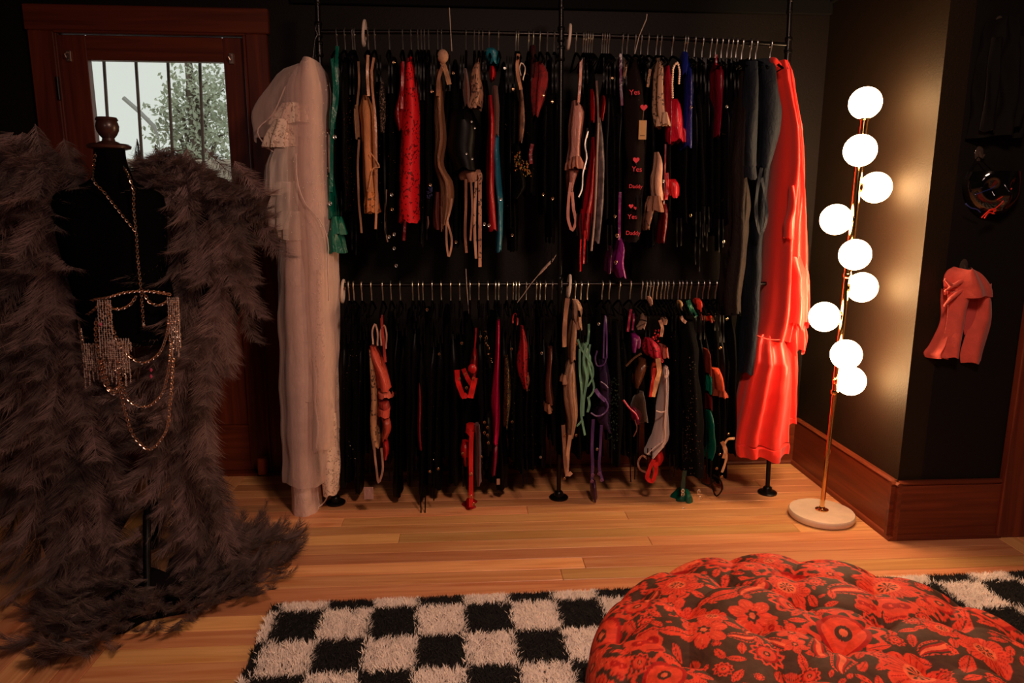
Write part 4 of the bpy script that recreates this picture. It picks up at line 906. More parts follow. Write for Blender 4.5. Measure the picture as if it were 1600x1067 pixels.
G('knot_scrunchie', 'bright orange red cloth knot over the lower rod near its right end', 'cloth', [
    ('knot', body([(1089, 466, 10), (1090, 474, 14), (1090, 484, 8)], .09, nf=5, amp=.3, rows=9), K('satin', (220, 56, 40))),
    ('tail', body([(1091, 486, 5), (1093, 497, 7)], .08, rows=6), K('cloth', (160, 50, 36)))])
G('flower_clip', 'orange red flower ornament below the right end of the lower rod', 'ornament', [
    ('petals', body([(1105, 490, 10), (1107, 496, 16), (1108, 501, 10)], .08, nf=5, amp=.35, rows=7), K('satin', (210, 66, 36))),
    ('bead', sequins([(1113, 498, 8), (1115, 505, 6)], 10, s=.003), goldm)])
G('green_bow_garter', 'dark green satin garter bow resting by the floor under the sequined gown', 'lingerie', [
    ('bow', body([(1066, 764, 12), (1062, 776, 26), (1058, 790, 18)], .1, YR-.03, nf=5, amp=.3), K('satin', (0, 84, 66))),
    ('bow', body([(1072, 766, 12), (1073, 778, 18), (1072, 790, 12)], .1, YR-.05, nf=5, amp=.3), K('satin', (0, 96, 74))),
    ('strap', strap([(1070, 735), (1068, 750), (1067, 766)], 7), K('satin', (14, 60, 52))),
    ('clip', clips([(1067, 767), (1067, 772), (1068, 796), (1092, 768), (1094, 778)], dy=-.11, s=.007), MT['steel'])])
G('beige_ribbon', 'pale beige curled ribbon to the left of the red robe hem', 'ribbon', [
    ('body', strap([(1148, 685), (1138, 686), (1131, 698), (1135, 712), (1131, 730), (1128, 738)], 4, dy=-.1, n=26), K('satin', (210, 160, 120))),
    ('tail', strap([(1128, 690), (1134, 704), (1130, 716)], 6, dy=-.1), K('satin', (190, 130, 96)))])
G('looped_straps', 'black looped straps hanging to the floor near the red robe', 'lingerie', [
    ('loop', strap([(1112, 720), (1112, 755), (1120, 775), (1128, 765), (1124, 748), (1114, 742)], 2.6, n=26), MT['black3']),
    ('loop', strap([(1098, 730), (1098, 755), (1108, 758), (1116, 750)], 2.6, n=20), MT['black3']),
    ('clip', clips([(1120, 732), (1128, 745)], s=.005), goldm)])
for x, y_, col, lb in ((1014, 468, (220, 165, 135), 'tiny peach bow tucked under the lower rod hooks, left of the beige folds'), (1061, 474, (205, 160, 110), 'small gold beige cloth fold hooked on the lower rod')):
    G('bow', lb, 'bow', [('bow', body([(x, y_-5, 6), (x+1, y_, 8), (x+2, y_+8, 5)], .07, nf=4, amp=.3, rows=7), K('cloth', col))])
G('beige_bralette', 'beige bralette with black trim folded high on the lower rod, right', 'lingerie', [
    ('cup', body([(1006, 490, 5), (1004, 504, 10), (1001, 512, 12)], .1, nf=4), K('cloth', (190, 150, 130))),
    ('trim', cord([(998, 500), (1004, 500), (1011, 502)], 1, -.07), MT['black3'])])
G('beige_bralette', 'grey beige triangle bra straps hooked right of the beige bralette', 'lingerie', [
    ('strap', strap([(1064, 494), (1067, 500), (1072, 504)], 5, dy=-.08), K('cloth', (170, 130, 115))),
    ('cup', body([(1038, 496, 8), (1037, 504, 10)], .08, rows=5, nf=4), K('cloth', (200, 150, 125)))])
tag(MB().bbox(tuple(P(569, 780, YR-.16)), tuple(P(583, 761, YR-.162)), .0004).build('care_label', K('cloth', (205, 160, 150)), origin=P(576, 770, YR-.1), smooth=False), 'pink paper label at the foot of the sequined black gowns', 'label')

# --- black garments that fill both rods
def black_fill(xs, top, bots, wr, rod):
    kinds = [('slip', 'black satin slip', MT['black3'], 'lingerie'), ('lace_bodysuit', 'black lace bodysuit', MT['black2'], 'lingerie'), ('gown', 'black cloth gown', MT['black'], 'gown')]
    for i, px in enumerate(xs):
        nm, lb, m, cat = kinds[(i*7+3) % 3]; b0 = random.uniform(*bots); ww = random.uniform(*wr); x2 = px+random.uniform(-4, 4); D = random.uniform(.15, .22)
        t0 = top+random.uniform(26, 60) if nm != 'gown' else top+random.uniform(0, 12)
        pts = [(px, t0, ww*.5), (px, t0+14, ww*.9), (x2, (t0+b0)/2, ww), (x2, b0, ww*random.uniform(.8, 1.2))]
        parts = [('body', body(pts, D, YR+random.uniform(.02, .05), nf=random.choice((5, 6, 7)), amp=.2), m)]
        if nm != 'gown':
            for s in (-1, 1): parts.append(('strap', strap([(px+s*2, top-2), (px+s*2.5, (top+t0)/2), (px+s*3, t0+10)], 2.2, dy=-D*.2), MT['black3']))
        r = random.random()
        if r < .22: parts.append(('adjuster', clips([(px+random.uniform(-3, 3), random.uniform(t0+4, t0+30)), (x2, b0-random.uniform(4, 30))], dy=-D*.55, s=.0045), goldm if r < .17 else MT['steel']))
        if r > .7: parts.append(('sequins', sequins(pts, 12, D=D, s=.001), seqm))
        if r > .45 and r < .75:
            for s in (-1, 1): parts.append(('garter_strap', strap([(x2+s*3, b0-8), (x2+s*3.5, b0+14), (x2+s*3, b0+random.uniform(26, 44))], 2, dy=-D*.4), MT['black3']))
        G(nm, '%s hanging on the %s rod, %s' % (lb, rod, near(px, rod)), cat, parts, '%ss on the %s rod %s' % (lb, rod, near(px, rod)))
usedU = (575, 585, 597, 641, 687, 748, 767, 842, 899, 1029)
black_fill([532, 550, 556, 592, 610, 616, 652, 660, 664, 676, 700, 711, 722, 757, 786, 794, 801, 824, 833, 850, 858, 866], 88, (290, 392), (9, 17), 'upper')
black_fill([908, 915, 920, 946, 951, 957, 963, 976, 1003, 1012, 1034, 1062, 1080, 1086, 1092, 1098, 1105, 1110, 1127, 1133, 1139, 1145, 1151, 1168], 92, (310, 400), (10, 18), 'upper')
black_fill([541, 549, 557, 566, 575, 612, 622, 632, 641, 650, 660, 669, 678, 688, 698, 708, 720, 729, 750, 757, 768, 785], 476, (700, 772), (12, 20), 'lower')
black_fill([797, 804, 811, 824, 832, 840, 848, 866, 874, 903, 914, 934, 952, 970, 979, 986, 1012, 1047, 1053, 1059, 1066, 1090, 1098, 1112, 1120, 1128, 1136], 476, (680, 748), (11, 19), 'lower')

# ------------------------------------------------------------------ dress form with chains
YM = 2.5
form = mat('black_form_jersey', rgb(5, 5, 6), .95, bump=.1, spec=.04)
cap_m = mat('dark_turned_wood', rgb(60, 34, 30), .35, bump=.1, coat=.2)
base = PZ(243, 905); base = Vector((base.x, YM, 0))
DF = tag(empty('dress_form', base), 'black tailor dress form with a turned wooden knob, between the feather wings', 'mannequin')
rows = [(171, 232, 40, .09), (172, 250, 42, .10), (175, 270, 50, .11), (175, 284, 64, .12), (172, 292, 96, .14), (171, 300, 140, .17), (171, 315, 156, .19), (174, 345, 156, .21), (178, 380, 150, .22), (184, 420, 142, .22), (193, 455, 140, .22), (198, 480, 140, .22), (199, 510, 138, .21), (199, 528, 134, .2), (199, 535, 126, .18)]
rings = []
for x, y_, w_, d_ in interp(rows, 46):
    c = P(x, y_, YM); hw = w_/2*YM/F
    ring = []
    for k in range(40):
        t = 2*PI*k/40; e = .8
        ring.append((c.x+hw*abs(math.cos(t))**e*(1 if math.cos(t) > 0 else -1), YM+d_/2*math.sin(t)-.012*max(0, -math.sin(t))*math.exp(-((y_-360)/45)**2)*(1 if abs(math.cos(t)) > .2 else 0), c.z))
    rings.append(ring)
MB().loft(rings, True, True).build('torso', form, DF)
c = P(171, 233, YM); kp = (P(171, 186, YM).z-c.z)
MB().lathe([(.05, -.002), (.064, .002), (.066, .010), (.058, .016), (.036, .018), (.030, .022), (.020, .026), (.018, .034), (.026, .044), (.033, .058), (.035, .072), (.032, .084), (.030, .088), (.034, .092), (.030, .10), (.022, kp-.006), (.010, kp), (.001, kp+.001)], c, 32).build('neck_knob', cap_m, DF)
a = P(207, 530, YM); b_ = P(239, 760, YM)
MB().tube([a, b_], .0055, 10).build('pole', mat('brushed_pole', rgb(120, 110, 105), .3, .9), DF)
MB().tube([b_+Vector((0, 0, .03)), b_, Vector((base.x, YM, .12))], .016, 12).build('lower_pole', MT['black3'], DF)
for an in (195, 285, 70):
    d = Vector((math.cos(math.radians(an)), math.sin(math.radians(an)), 0)); o = Vector((base.x, YM, 0))
    MB().tube([o+Vector((0, 0, .30)), o+d*.07+Vector((0, 0, .27)), o+d*.14+Vector((0, 0, .16)), o+d*.19+Vector((0, 0, .05)), o+d*.22+Vector((0, 0, .014))], [.014, .014, .013, .012, .014], 10).build('leg', MT['black3'], DF)

def chain(mb, pts, dy, link=.0062, step=.0088, n=None, Y=YM, wire_=.0012):
    q = [P(p[0], p[1], Y+dy+(p[2] if len(p) > 2 else 0)) for p in interp([(p[0], p[1], p[2] if len(p) > 2 else 0) for p in pts], 80)]
    L_ = [0]
    for i in range(1, 80): L_.append(L_[-1]+(q[i]-q[i-1]).length)
    m = int(L_[-1]/step)
    for k in range(m+1):
        s_ = k*step; i = min(78, max(0, int(np.searchsorted(L_, s_))-1)); u = (s_-L_[i])/max(1e-6, L_[i+1]-L_[i]); p = q[i].lerp(q[i+1], min(1, u)); t = (q[i+1]-q[i]).normalized()
        nn = Vector((0, -1, 0)); nn = (nn-t*nn.dot(t)).normalized(); bb = t.cross(nn)
        a_ = (.6 if k % 2 else -.9); sd = nn*math.sin(a_)+bb*math.cos(a_)
        pts_ = [p+t*link*math.cos(2*PI*j/8)+sd*link*.62*math.sin(2*PI*j/8) for j in range(8)]
        mb.tube(pts_, wire_, 4, True)
NK = tag(empty('chain_necklace', P(176, 284, YM)), 'pale gold Y shaped chain necklace around the neck of the black dress form', 'necklace')
mb = MB(); chain(mb, [(149, 240, .07), (146, 262, .04), (145, 278, .0), (165, 303), (190, 335), (212, 362)], -.115); chain(mb, [(194, 262, .05), (201, 275, .01), (208, 295), (209, 325), (213, 362)], -.115)
mb.build('neck_chain', MT['silverchain'], NK)
mb = MB(); chain(mb, [(213, 362), (215, 400), (219, 440), (222, 475), (224, 503)], -.125); mb.octa(P(224, 508, YM-.125), .007); mb.build('drop_chain', MT['silverchain'], NK)
BC = tag(empty('body_chain', P(198, 460, YM-.12)), 'crystal and pale gold chain belt with draped loops around the base of the dress form', 'body jewellery')
mb = MB(); chain(mb, [(126, 492, .1), (132, 476, .05), (145, 469, .02), (168, 465), (192, 458), (218, 455), (243, 456), (267, 460, .03)], -.125, .0072, .008, wire_=.0021); mb.build('belt_chain', MT['silverchain'], BC)
def swag(pts, dy=-.125, **k): mb = MB(); chain(mb, pts, dy, link=.0072, wire_=.0017, **({'step': .0095} | k)); mb.build('swag_chain', MT['silverchain'], BC)
swag([(165, 470), (172, 480), (186, 483), (203, 476), (214, 461)]); swag([(226, 460), (234, 472), (248, 477), (263, 470)]); swag([(128, 496, .05), (142, 488, .02), (158, 474)])
swag([(166, 470), (172, 500), (186, 535), (205, 558), (222, 567), (245, 556), (260, 525), (265, 490)])
swag([(184, 560), (190, 600), (205, 628), (226, 636), (250, 620), (262, 585), (268, 530)]); swag([(186, 600), (195, 640), (212, 685), (234, 702), (256, 680), (266, 625), (271, 560)])
swag([(160, 560), (166, 590), (176, 610), (186, 604)]); swag([(155, 562), (164, 600), (178, 615), (190, 600)])
swag([(124, 495, .06), (126, 520, .04), (131, 545, .02)], step=.0075); swag([(150, 500), (150, 530), (156, 556)])
mb = MB()
def fringe(x0, x1, y0, y1a, y1b, n, dy=-.13, lean=0):
    for k in range(n):
        u = k/(n-1); x = x0+(x1-x0)*u; ye = y1a+(y1b-y1a)*u+random.uniform(-26, 10); yy = y0
        while yy < ye:
            mb.octa(P(x+lean*(yy-y0)+random.uniform(-.6, .6), yy, YM+dy+random.uniform(-.008, .008)), random.uniform(.0028, .0046)); yy += 3.0
fringe(128, 152, 538, 605, 600, 8, -.10, .09); fringe(152, 172, 470, 560, 560, 6, -.13, .06); fringe(160, 200, 530, 590, 600, 12, -.12, .06); fringe(262, 278, 466, 555, 565, 6, -.12, .05)
fringe(170, 204, 536, 575, 560, 9, -.13, .05); fringe(232, 256, 532, 560, 545, 7, .05, 0)
mb.build('crystal_fringe', MT['crystal'], BC, smooth=False)['kind'] = 'stuff'
pcm = mat('pink_crystal', rgb(220, 90, 130), .1, .3)
for x, y_ in ((157, 507), (236, 588), (236, 578)): MB().octa(P(x, y_, YM-.135), .006).build('pink_crystal', pcm, BC, smooth=False)

# ------------------------------------------------------------------ feather wings
def feather_mat():
    m = mat('ostrich_plume', rgb(96, 84, 88), .55, sheen=.15, spec=.35); n, l, b = nodes(m)
    oi = n.new('ShaderNodeObjectInfo'); tc = n.new('ShaderNodeTexCoord'); t = n.new('ShaderNodeTexNoise'); t.inputs['Scale'].default_value = 16
    l.new(tc.outputs['Object'], t.inputs[0]); ad = n.new('ShaderNodeMath'); ad.operation = 'MULTIPLY_ADD'; ad.inputs[1].default_value = .5
    l.new(oi.outputs['Random'], ad.inputs[0]); mu = n.new('ShaderNodeMath'); mu.operation = 'MULTIPLY'; mu.inputs[1].default_value = .7; l.new(t.outputs[0], mu.inputs[0]); l.new(mu.outputs[0], ad.inputs[2])
    r = n.new('ShaderNodeValToRGB'); r.color_ramp.elements[0].position = .2; r.color_ramp.elements[0].color = rgb(26, 18, 19); r.color_ramp.elements[1].position = .85; r.color_ramp.elements[1].color = rgb(156, 126, 122)
    l.new(ad.outputs[0], r.inputs[0]); l.new(r.outputs[0], b.inputs['Base Color'])
    tl = n.new('ShaderNodeBsdfTranslucent'); l.new(r.outputs[0], tl.inputs[0]); mx = n.new('ShaderNodeMixShader'); mx.inputs[0].default_value = .25
    l.new(b.outputs[0], mx.inputs[1]); l.new(tl.outputs[0], mx.inputs[2]); l.new(mx.outputs[0], n['Material Output'].inputs[0]); return m
FM = feather_mat()
def plume(L_=.24, W_=.055, N=105, sd=0, curl=.07):
    """plume hanging along -Z from its root, face to -Y, tip curling to -Y"""
    r = np.random.default_rng(sd); V_ = []; F_ = []
    side = r.uniform(-.02, .02)
    def rach(s): return np.array([side*math.sin(s*2.6), -curl*s**3, -L_*(s-.12*s**4)])
    pr = [rach(s) for s in np.linspace(0, 1, 10)]; mb = MB(); mb.tube(pr, [.0016*(1-.8*i/9) for i in range(10)], 4)
    V_ = [list(v) for v in mb.v]; F_ = list(mb.f)
    for k in range(N):
        s = (k+.5)/N; p = rach(s); p2 = rach(min(1, s+.02)); t = (p2-p)/(np.linalg.norm(p2-p)+1e-9)
        wl = W_*(.7+.3*math.sin(min(1, s*1.6)*PI/2))*(1 if s < .7 else 1-.45*(s-.7)/.3)
        for sg in (-1, 1):
            ln = wl*r.uniform(.7, 1.2); a = r.uniform(.12, .6) if s < .72 else r.uniform(-.3, .25+2.4*(s-.72)); lift = r.uniform(-.5, .3)
            d = np.array([sg*math.cos(0), 0, 0])*math.sin(a+.35)+t*math.cos(a+.35)+np.array([0, lift*.45, 0]); d /= np.linalg.norm(d)
            bend = np.array([-sg*r.uniform(.0, .45), -r.uniform(.1, .8), -r.uniform(.0, .6)])
            wv = (t*.7+np.array([0, r.uniform(-.6, .6), 0]))*.0010; pts = [p+d*ln*u+bend*ln*u*u*.42 for u in (0, .4, .75, 1)]
            o = len(V_)
            V_ += [list(pts[0]-wv), list(pts[0]+wv), list(pts[1]-wv), list(pts[1]+wv), list(pts[2]-wv*.8), list(pts[2]+wv*.8), list(pts[3])]
            F_ += [(o, o+1, o+3, o+2), (o+2, o+3, o+5, o+4), (o+4, o+5, o+6)]
    return V_, F_
VAR = [plume(random.uniform(.23, .31), random.uniform(.062, .080), 170, i, random.uniform(.06, .15)) for i in range(8)]
SHORT = [plume(.12, .055, 100, 20+i, .05) for i in range(3)]
def data(vf, nm='feather'):
    me = bpy.data.meshes.new(nm); me.from_pydata(vf[0], [], vf[1]); me.materials.append(FM); return me
VD = [data(v) for v in VAR]; SD = [data(v) for v in SHORT]
fluff = mat('dark_feather_down', rgb(20, 16, 17), .98, bump=.8, bscale=70, spec=.1)
def orient(down, out):
    z = -Vector(down).normalized(); y_ = -Vector(out); y_ = (y_-z*y_.dot(z)).normalized(); x_ = y_.cross(z); return Matrix((x_, y_, z)).transposed()
WG = tag(empty('feather_wings', P(165, 940, 2.45).xy.to_3d()), 'huge dark grey brown feather wings behind the dress form, trailing on the floor', 'costume wings')
def wing(spine, Y0, n, top_n, depth=.11, seed=1, Y1=None):
    random.seed(seed); rings = []; Y1 = Y1 or Y0
    sp = interp(spine, 60)
    def at(u): 
        i = min(58, int(u*59)); f_ = u*59-i; return [sp[i][k]+(sp[i+1][k]-sp[i][k])*f_ for k in range(3)]
    for i in range(0, 60, 2):
        x, y_, w_ = sp[i]; Yc = Y0+(Y1-Y0)*i/59; c = P(x, y_, Yc); hw = max(.01, w_*.78*Yc/F)*(min(1, .3+i/8)); q = depth*(min(1, .3+i/10))
        rings.append([(c.x+hw*math.cos(2*PI*k/16)*(1+.08*math.sin(k*5+i)), Yc+.03+q*.62*math.sin(2*PI*k/16), c.z+.01*math.sin(k*3+i)) for k in range(16)])
    o = MB().loft(rings, True, True).build('wing', fluff, WG, origin=Vector(WG.location))
    base_ = Vector(WG.location)
    for k in range(n):
        u = ((k+.5)/n)**.95; u = min(.985, max(0, u+random.uniform(-.02, .02))); x, y_, w_ = at(u); Yc = Y0+(Y1-Y0)*u; v = ((k*.6180339) % 1)*2-1; v = max(-1, min(1, v+random.uniform(-.12, .12)))
        a_, b2 = at(max(0, u-.02)), at(min(1, u+.02)); pa, pb2 = P(a_[0], a_[1], Yc), P(b2[0], b2[1], Yc); dn = (pb2-pa).normalized()
        p = P(x+v*w_*.86, y_-28, Yc-depth*math.sqrt(max(0, 1-v*v))*.62)
        d = dn+Vector((v*.2+random.uniform(-.16, .16), -.36+random.uniform(-.14, .08), 0)); out = Vector((v*.9+random.uniform(-.3, .3), -1, .1))
        sc = random.uniform(.85, 1.2)
        fe = bpy.data.objects.new('feather', random.choice(VD)); C.objects.link(fe); fe.parent = o
        fe.matrix_local = Matrix.Translation(p-base_) @ (orient(d, out).to_4x4()) @ Matrix.Scale(sc, 4)
    # short plumes over the top arc, joined
    mb = MB()
    for k in range(top_n):
        u = random.uniform(0, .17); x, y_, w_ = at(u); th = random.uniform(-1, 1); cw = w_*min(1, .3+u*7)
        p = P(x+th*cw*.95, y_-26*(1-th*th)+10, Y0-depth*.5*random.random()); d = Vector((th*1.0, -.35, -.75+.5*(1-abs(th)))); out = Vector((th*.6, -1, .4))
        R_ = orient(d, out); vf = SHORT[k % 3]; s_ = random.uniform(.8, 1.25); mb.add([p+R_ @ (Vector(v_)*s_) for v_ in vf[0]], vf[1])
    mb.build('short_plumes', FM, o, smooth=False)['kind'] = 'stuff'
    random.seed(seed+100)
wing([(262, 245, 56), (280, 275, 96), (298, 325, 106), (308, 400, 98), (315, 470, 80), (303, 530, 66), (290, 590, 54), (282, 650, 50), (285, 710, 48), (298, 760, 46), (312, 815, 44), (325, 860, 40)], 2.68, 120, 150, .10, 4, 2.6)
wing([(30, 218, 80), (40, 260, 96), (38, 320, 104), (40, 400, 100), (40, 480, 104), (60, 560, 104), (75, 640, 104), (80, 720, 100), (100, 790, 92), (120, 850, 76), (130, 890, 64)], 2.62, 150, 170, .12, 9, 2.5)
# train of plumes on the floor
poly = [(62, 1020), (52, 985), (95, 955), (150, 905), (200, 880), (250, 905), (262, 860), (300, 840), (345, 830), (372, 838), (410, 840), (455, 866), (430, 900), (432, 935), (395, 945), (345, 945), (300, 975), (250, 985), (205, 995), (160, 1022), (100, 1030)]
def inside(x, y_):
    c_ = False; j = len(poly)-1
    for i in range(len(poly)):
        if (poly[i][1] > y_) != (poly[j][1] > y_) and x < (poly[j][0]-poly[i][0])*(y_-poly[i][1])/(poly[j][1]-poly[i][1])+poly[i][0]: c_ = not c_
        j = i
    return c_
mb = MB(); k = 0; cen = PZ(260, 910)
while k < 300:
    x, y_ = random.uniform(60, 455), random.uniform(835, 1022)
    if not inside(x, y_): continue
    p = PZ(x, y_, 0); e_ = min(math.hypot(x-q[0], y_-q[1]) for q in poly); p.z = .018+min(.09, e_*.0022)*random.random()
    a_ = math.atan2((p-cen).y, (p-cen).x)+random.uniform(-1.1, 1.1); d = Vector((math.cos(a_), math.sin(a_), random.uniform(-.12, .1)))
    vf = SHORT[k % 3] if k % 3 else VAR[k % 8]; s_ = random.uniform(.7, 1.15)*(1 if k % 3 else .55); R_ = orient(d, Vector((random.uniform(-.4, .4), random.uniform(-.5, .1), 1)))
    q = [p+R_ @ (Vector(v_)*s_) for v_ in vf[0]]; q = [Vector((v_.x, v_.y, max(.003, v_.z))) for v_ in q]; mb.add(q, vf[1]); k += 1
mb.build('train_plumes', FM, WG, smooth=False)['kind'] = 'stuff'
mb = MB(); pc = [PZ(x, y_) for x, y_ in poly]; cc = sum(pc, Vector())/len(pc)
rg = [[tuple(cc.lerp(p, s_)+Vector((0, 0, z))) for p in pc] for s_, z in ((.72, .002), (.68, .015), (.5, .035), (.3, .045), (.05, .05))]
mb.loft(rg, True, True).build('train_base', fluff, WG)

# ------------------------------------------------------------------ shag rug
RW = math.radians(1.25); RO = Vector((-.632, 2.203, 0)); px_, py_ = .1545, .1655
def rugpt(u, v): return Vector((RO.x+u*math.cos(RW)+v*math.sin(RW), RO.y+u*math.sin(RW)-v*math.cos(RW), 0))
U0, U1, V0, V1 = -.028, 3.05, -.048, 1.55
RG = tag(empty('shag_rug', rugpt((U0+U1)/2, (V0+V1)/2)), 'black and white checkerboard shag rug on the plank floor under the round cushion', 'rug')
mb = MB(); cs = [rugpt(U0, V0), rugpt(U1, V0), rugpt(U1, V1), rugpt(U0, V1)]
mb.loft([[tuple(p+Vector((0, 0, .001))) for p in cs], [tuple(p+Vector((0, 0, .008))) for p in cs]], True, True).build('backing', mat('rug_backing', rgb(30, 26, 24), .95, bump=.3), RG, smooth=False)
def pile(n):
    r = np.random.default_rng(3); u = r.uniform(U0, U1, n); v = V0+(V1-V0)*r.uniform(0, 1, n)**1.5
    ju = u+r.normal(0, .004, n); jv = v+r.normal(0, .004, n)
    w_ = ((np.floor(ju/px_)+np.floor(jv/py_)) % 2) == 1
    h = r.uniform(.016, .028, n); cl = np.sin(u*70+3*np.sin(v*41))*np.cos(v*63+2*np.sin(u*33)); an = 1.2*cl+r.normal(0, .7, n)+1.2; ln = .014+.012*r.random(n)
    c_, s_ = math.cos(RW), math.sin(RW)
    bx = RO.x+u*c_+v*s_; by = RO.y+u*s_-v*c_; dx = np.cos(an)*ln; dy = np.sin(an)*ln; wx = -np.sin(an+r.normal(0, .8, n))*.0017; wy = np.cos(an)*.0017
    out = []
    for sel in (w_, ~w_):
        m = sel.sum(); V_ = np.zeros((m, 5, 3)); B = np.stack([bx, by], 1)[sel]; D_ = np.stack([dx, dy], 1)[sel]; W_ = np.stack([wx, wy], 1)[sel]; hh = h[sel]
        V_[:, 0, :2] = B-W_; V_[:, 1, :2] = B+W_; V_[:, :2, 2] = .006
        V_[:, 2, :2] = B+D_*.35-W_; V_[:, 3, :2] = B+D_*.35+W_; V_[:, 2:4, 2] = (hh*.65)[:, None]; V_[:, 4, :2] = B+D_; V_[:, 4, 2] = hh
        out.append(V_.reshape(-1, 3))
    return out
def pilemesh(nm, V_, m):
    n = len(V_)//5; me = bpy.data.meshes.new(nm); base_ = np.array(RG.location); o5 = np.arange(n)[:, None]*5
    tri = np.concatenate([o5+np.array([[0, 1, 3]]), o5+np.array([[0, 3, 2]]), o5+np.array([[2, 3, 4]])], 1).reshape(-1)
    me.vertices.add(len(V_)); me.vertices.foreach_set('co', (V_-base_).ravel()); me.loops.add(len(tri)); me.loops.foreach_set('vertex_index', tri)
    me.polygons.add(len(tri)//3); me.polygons.foreach_set('loop_start', np.arange(0, len(tri), 3)); me.update(); me.materials.append(m)
    o = obj(nm, me, RG, (0, 0, 0)); o['kind'] = 'stuff'
pw, pb_ = pile(260000)
pilemesh('white_pile', pw, mat('white_shag', rgb(242, 226, 214), .8, sheen=.3)); pilemesh('black_pile', pb_, mat('black_shag', rgb(20, 18, 18), .8, sheen=.1, spec=.2))

# ------------------------------------------------------------------ tufted round cushion
CX, CY, RR, ZTOP, ZB = .86, 1.44, .585, .37, .03
def tufts():
    t = [(0, 0)]
    for R_, n_, ph in ((.185, 6, .5), (.355, 11, .5), (.51, 16, .25)):
        t += [(R_*math.cos(2*PI*(k+ph)/n_), R_*math.sin(2*PI*(k+ph)/n_)) for k in range(n_)]
    return np.array(t)
TF = tufts()
NR, NA = 250, 760
rr_ = np.concatenate([np.linspace(0, .9, 190), np.linspace(.905, 1, 60)]); ang = np.linspace(0, 2*PI, NA, endpoint=False)
prof_s = np.linspace(0, 1, NR)
# profile: flat dome then rounded side
def prof(s):
    a = .80
    r = np.where(s < a, s/a*(RR-.10), (RR-.10)+.10*np.sin(np.clip((s-a)/(1-a), 0, 1)*PI*.78)/1.0)
    z = np.where(s < a, ZTOP-.045*(s/a)**3, (ZTOP-.045)-.12*(1-np.cos(np.clip((s-a)/(1-a), 0, 1)*PI*.78)))
    return r, z
pr, pz = prof(prof_s); X0 = pr[:, None]*np.cos(ang); Y0_ = pr[:, None]*np.sin(ang); Z0 = np.repeat(pz[:, None], NA, 1)
d2 = np.stack([np.hypot(X0-a_, Y0_-b_) for a_, b_ in TF], 0); ds = np.sort(d2, 0); d1 = ds[0]
Z0 = Z0-.036*np.exp(-(d1/.024)**1.3)-.010*np.exp(-(d1/.06)**2)
cre = np.full(X0.shape, 9.0)
for i in range(len(TF)):
    dd = np.hypot(TF[:, 0]-TF[i, 0], TF[:, 1]-TF[i, 1]); nb = [j for j in np.argsort(dd)[1:6] if j > i or i not in np.argsort(np.hypot(TF[:, 0]-TF[j, 0], TF[:, 1]-TF[j, 1]))[1:6]]
    for j in nb:
        if dd[j] > .215: continue
        A_ = TF[i]; B_ = TF[j]-TF[i]; t_ = np.clip(((X0-A_[0])*B_[0]+(Y0_-A_[1])*B_[1])/(B_@B_), 0, 1)
        cre = np.minimum(cre, np.hypot(X0-A_[0]-t_*B_[0], Y0_-A_[1]-t_*B_[1]))
for k in range(1+6+11, len(TF)):             # creases from the outer tufts over the rim
    a_ = TF[k]; B_ = a_/np.hypot(*a_)*.1; t_ = np.clip(((X0-a_[0])*B_[0]+(Y0_-a_[1])*B_[1])/(B_@B_), 0, 1)
    cre = np.minimum(cre, np.hypot(X0-a_[0]-t_*B_[0], Y0_-a_[1]-t_*B_[1])+.01*t_)
Z0 = Z0-.0085*np.exp(-(cre/.018)**1.2)
bul = np.exp(-(cre/.022)**1.2)
sidef = np.clip((prof_s-.8)/.2, 0, 1)[:, None]; X0 = X0*(1-.02*bul*sidef); Y0_ = Y0_*(1-.02*bul*sidef)
# cloth print: flowers, rings, paisleys and leaves on brown
rp = np.random.default_rng(12); col = np.zeros(X0.shape+(4,)); bgc = np.array(rgb(80, 50, 35)); col[:] = bgc
C1, C2, C3 = np.array(rgb(232, 70, 42)), np.array(rgb(180, 30, 22)), np.array(rgb(248, 106, 66))
S_ = pr.copy(); arc = np.concatenate([[0], np.cumsum(np.hypot(np.diff(pr), np.diff(pz)))]); PX = arc[:, None]*np.cos(ang); PY = arc[:, None]*np.sin(ang)
mot = []; tries = 0
while len(mot) < 700 and tries < 60000:
    tries += 1; a_, b_ = rp.uniform(-.9, .9, 2); s_ = rp.choice([.098, .08, .06, .04, .024])*(1 if tries < 9000 else .5)
    if np.hypot(a_, b_) > .78 or any(np.hypot(a_-m[0], b_-m[1]) < (s_+m[2])*.67 for m in mot): continue
    mot.append((a_, b_, s_, rp.integers(0, 6), rp.uniform(0, 2*PI)))
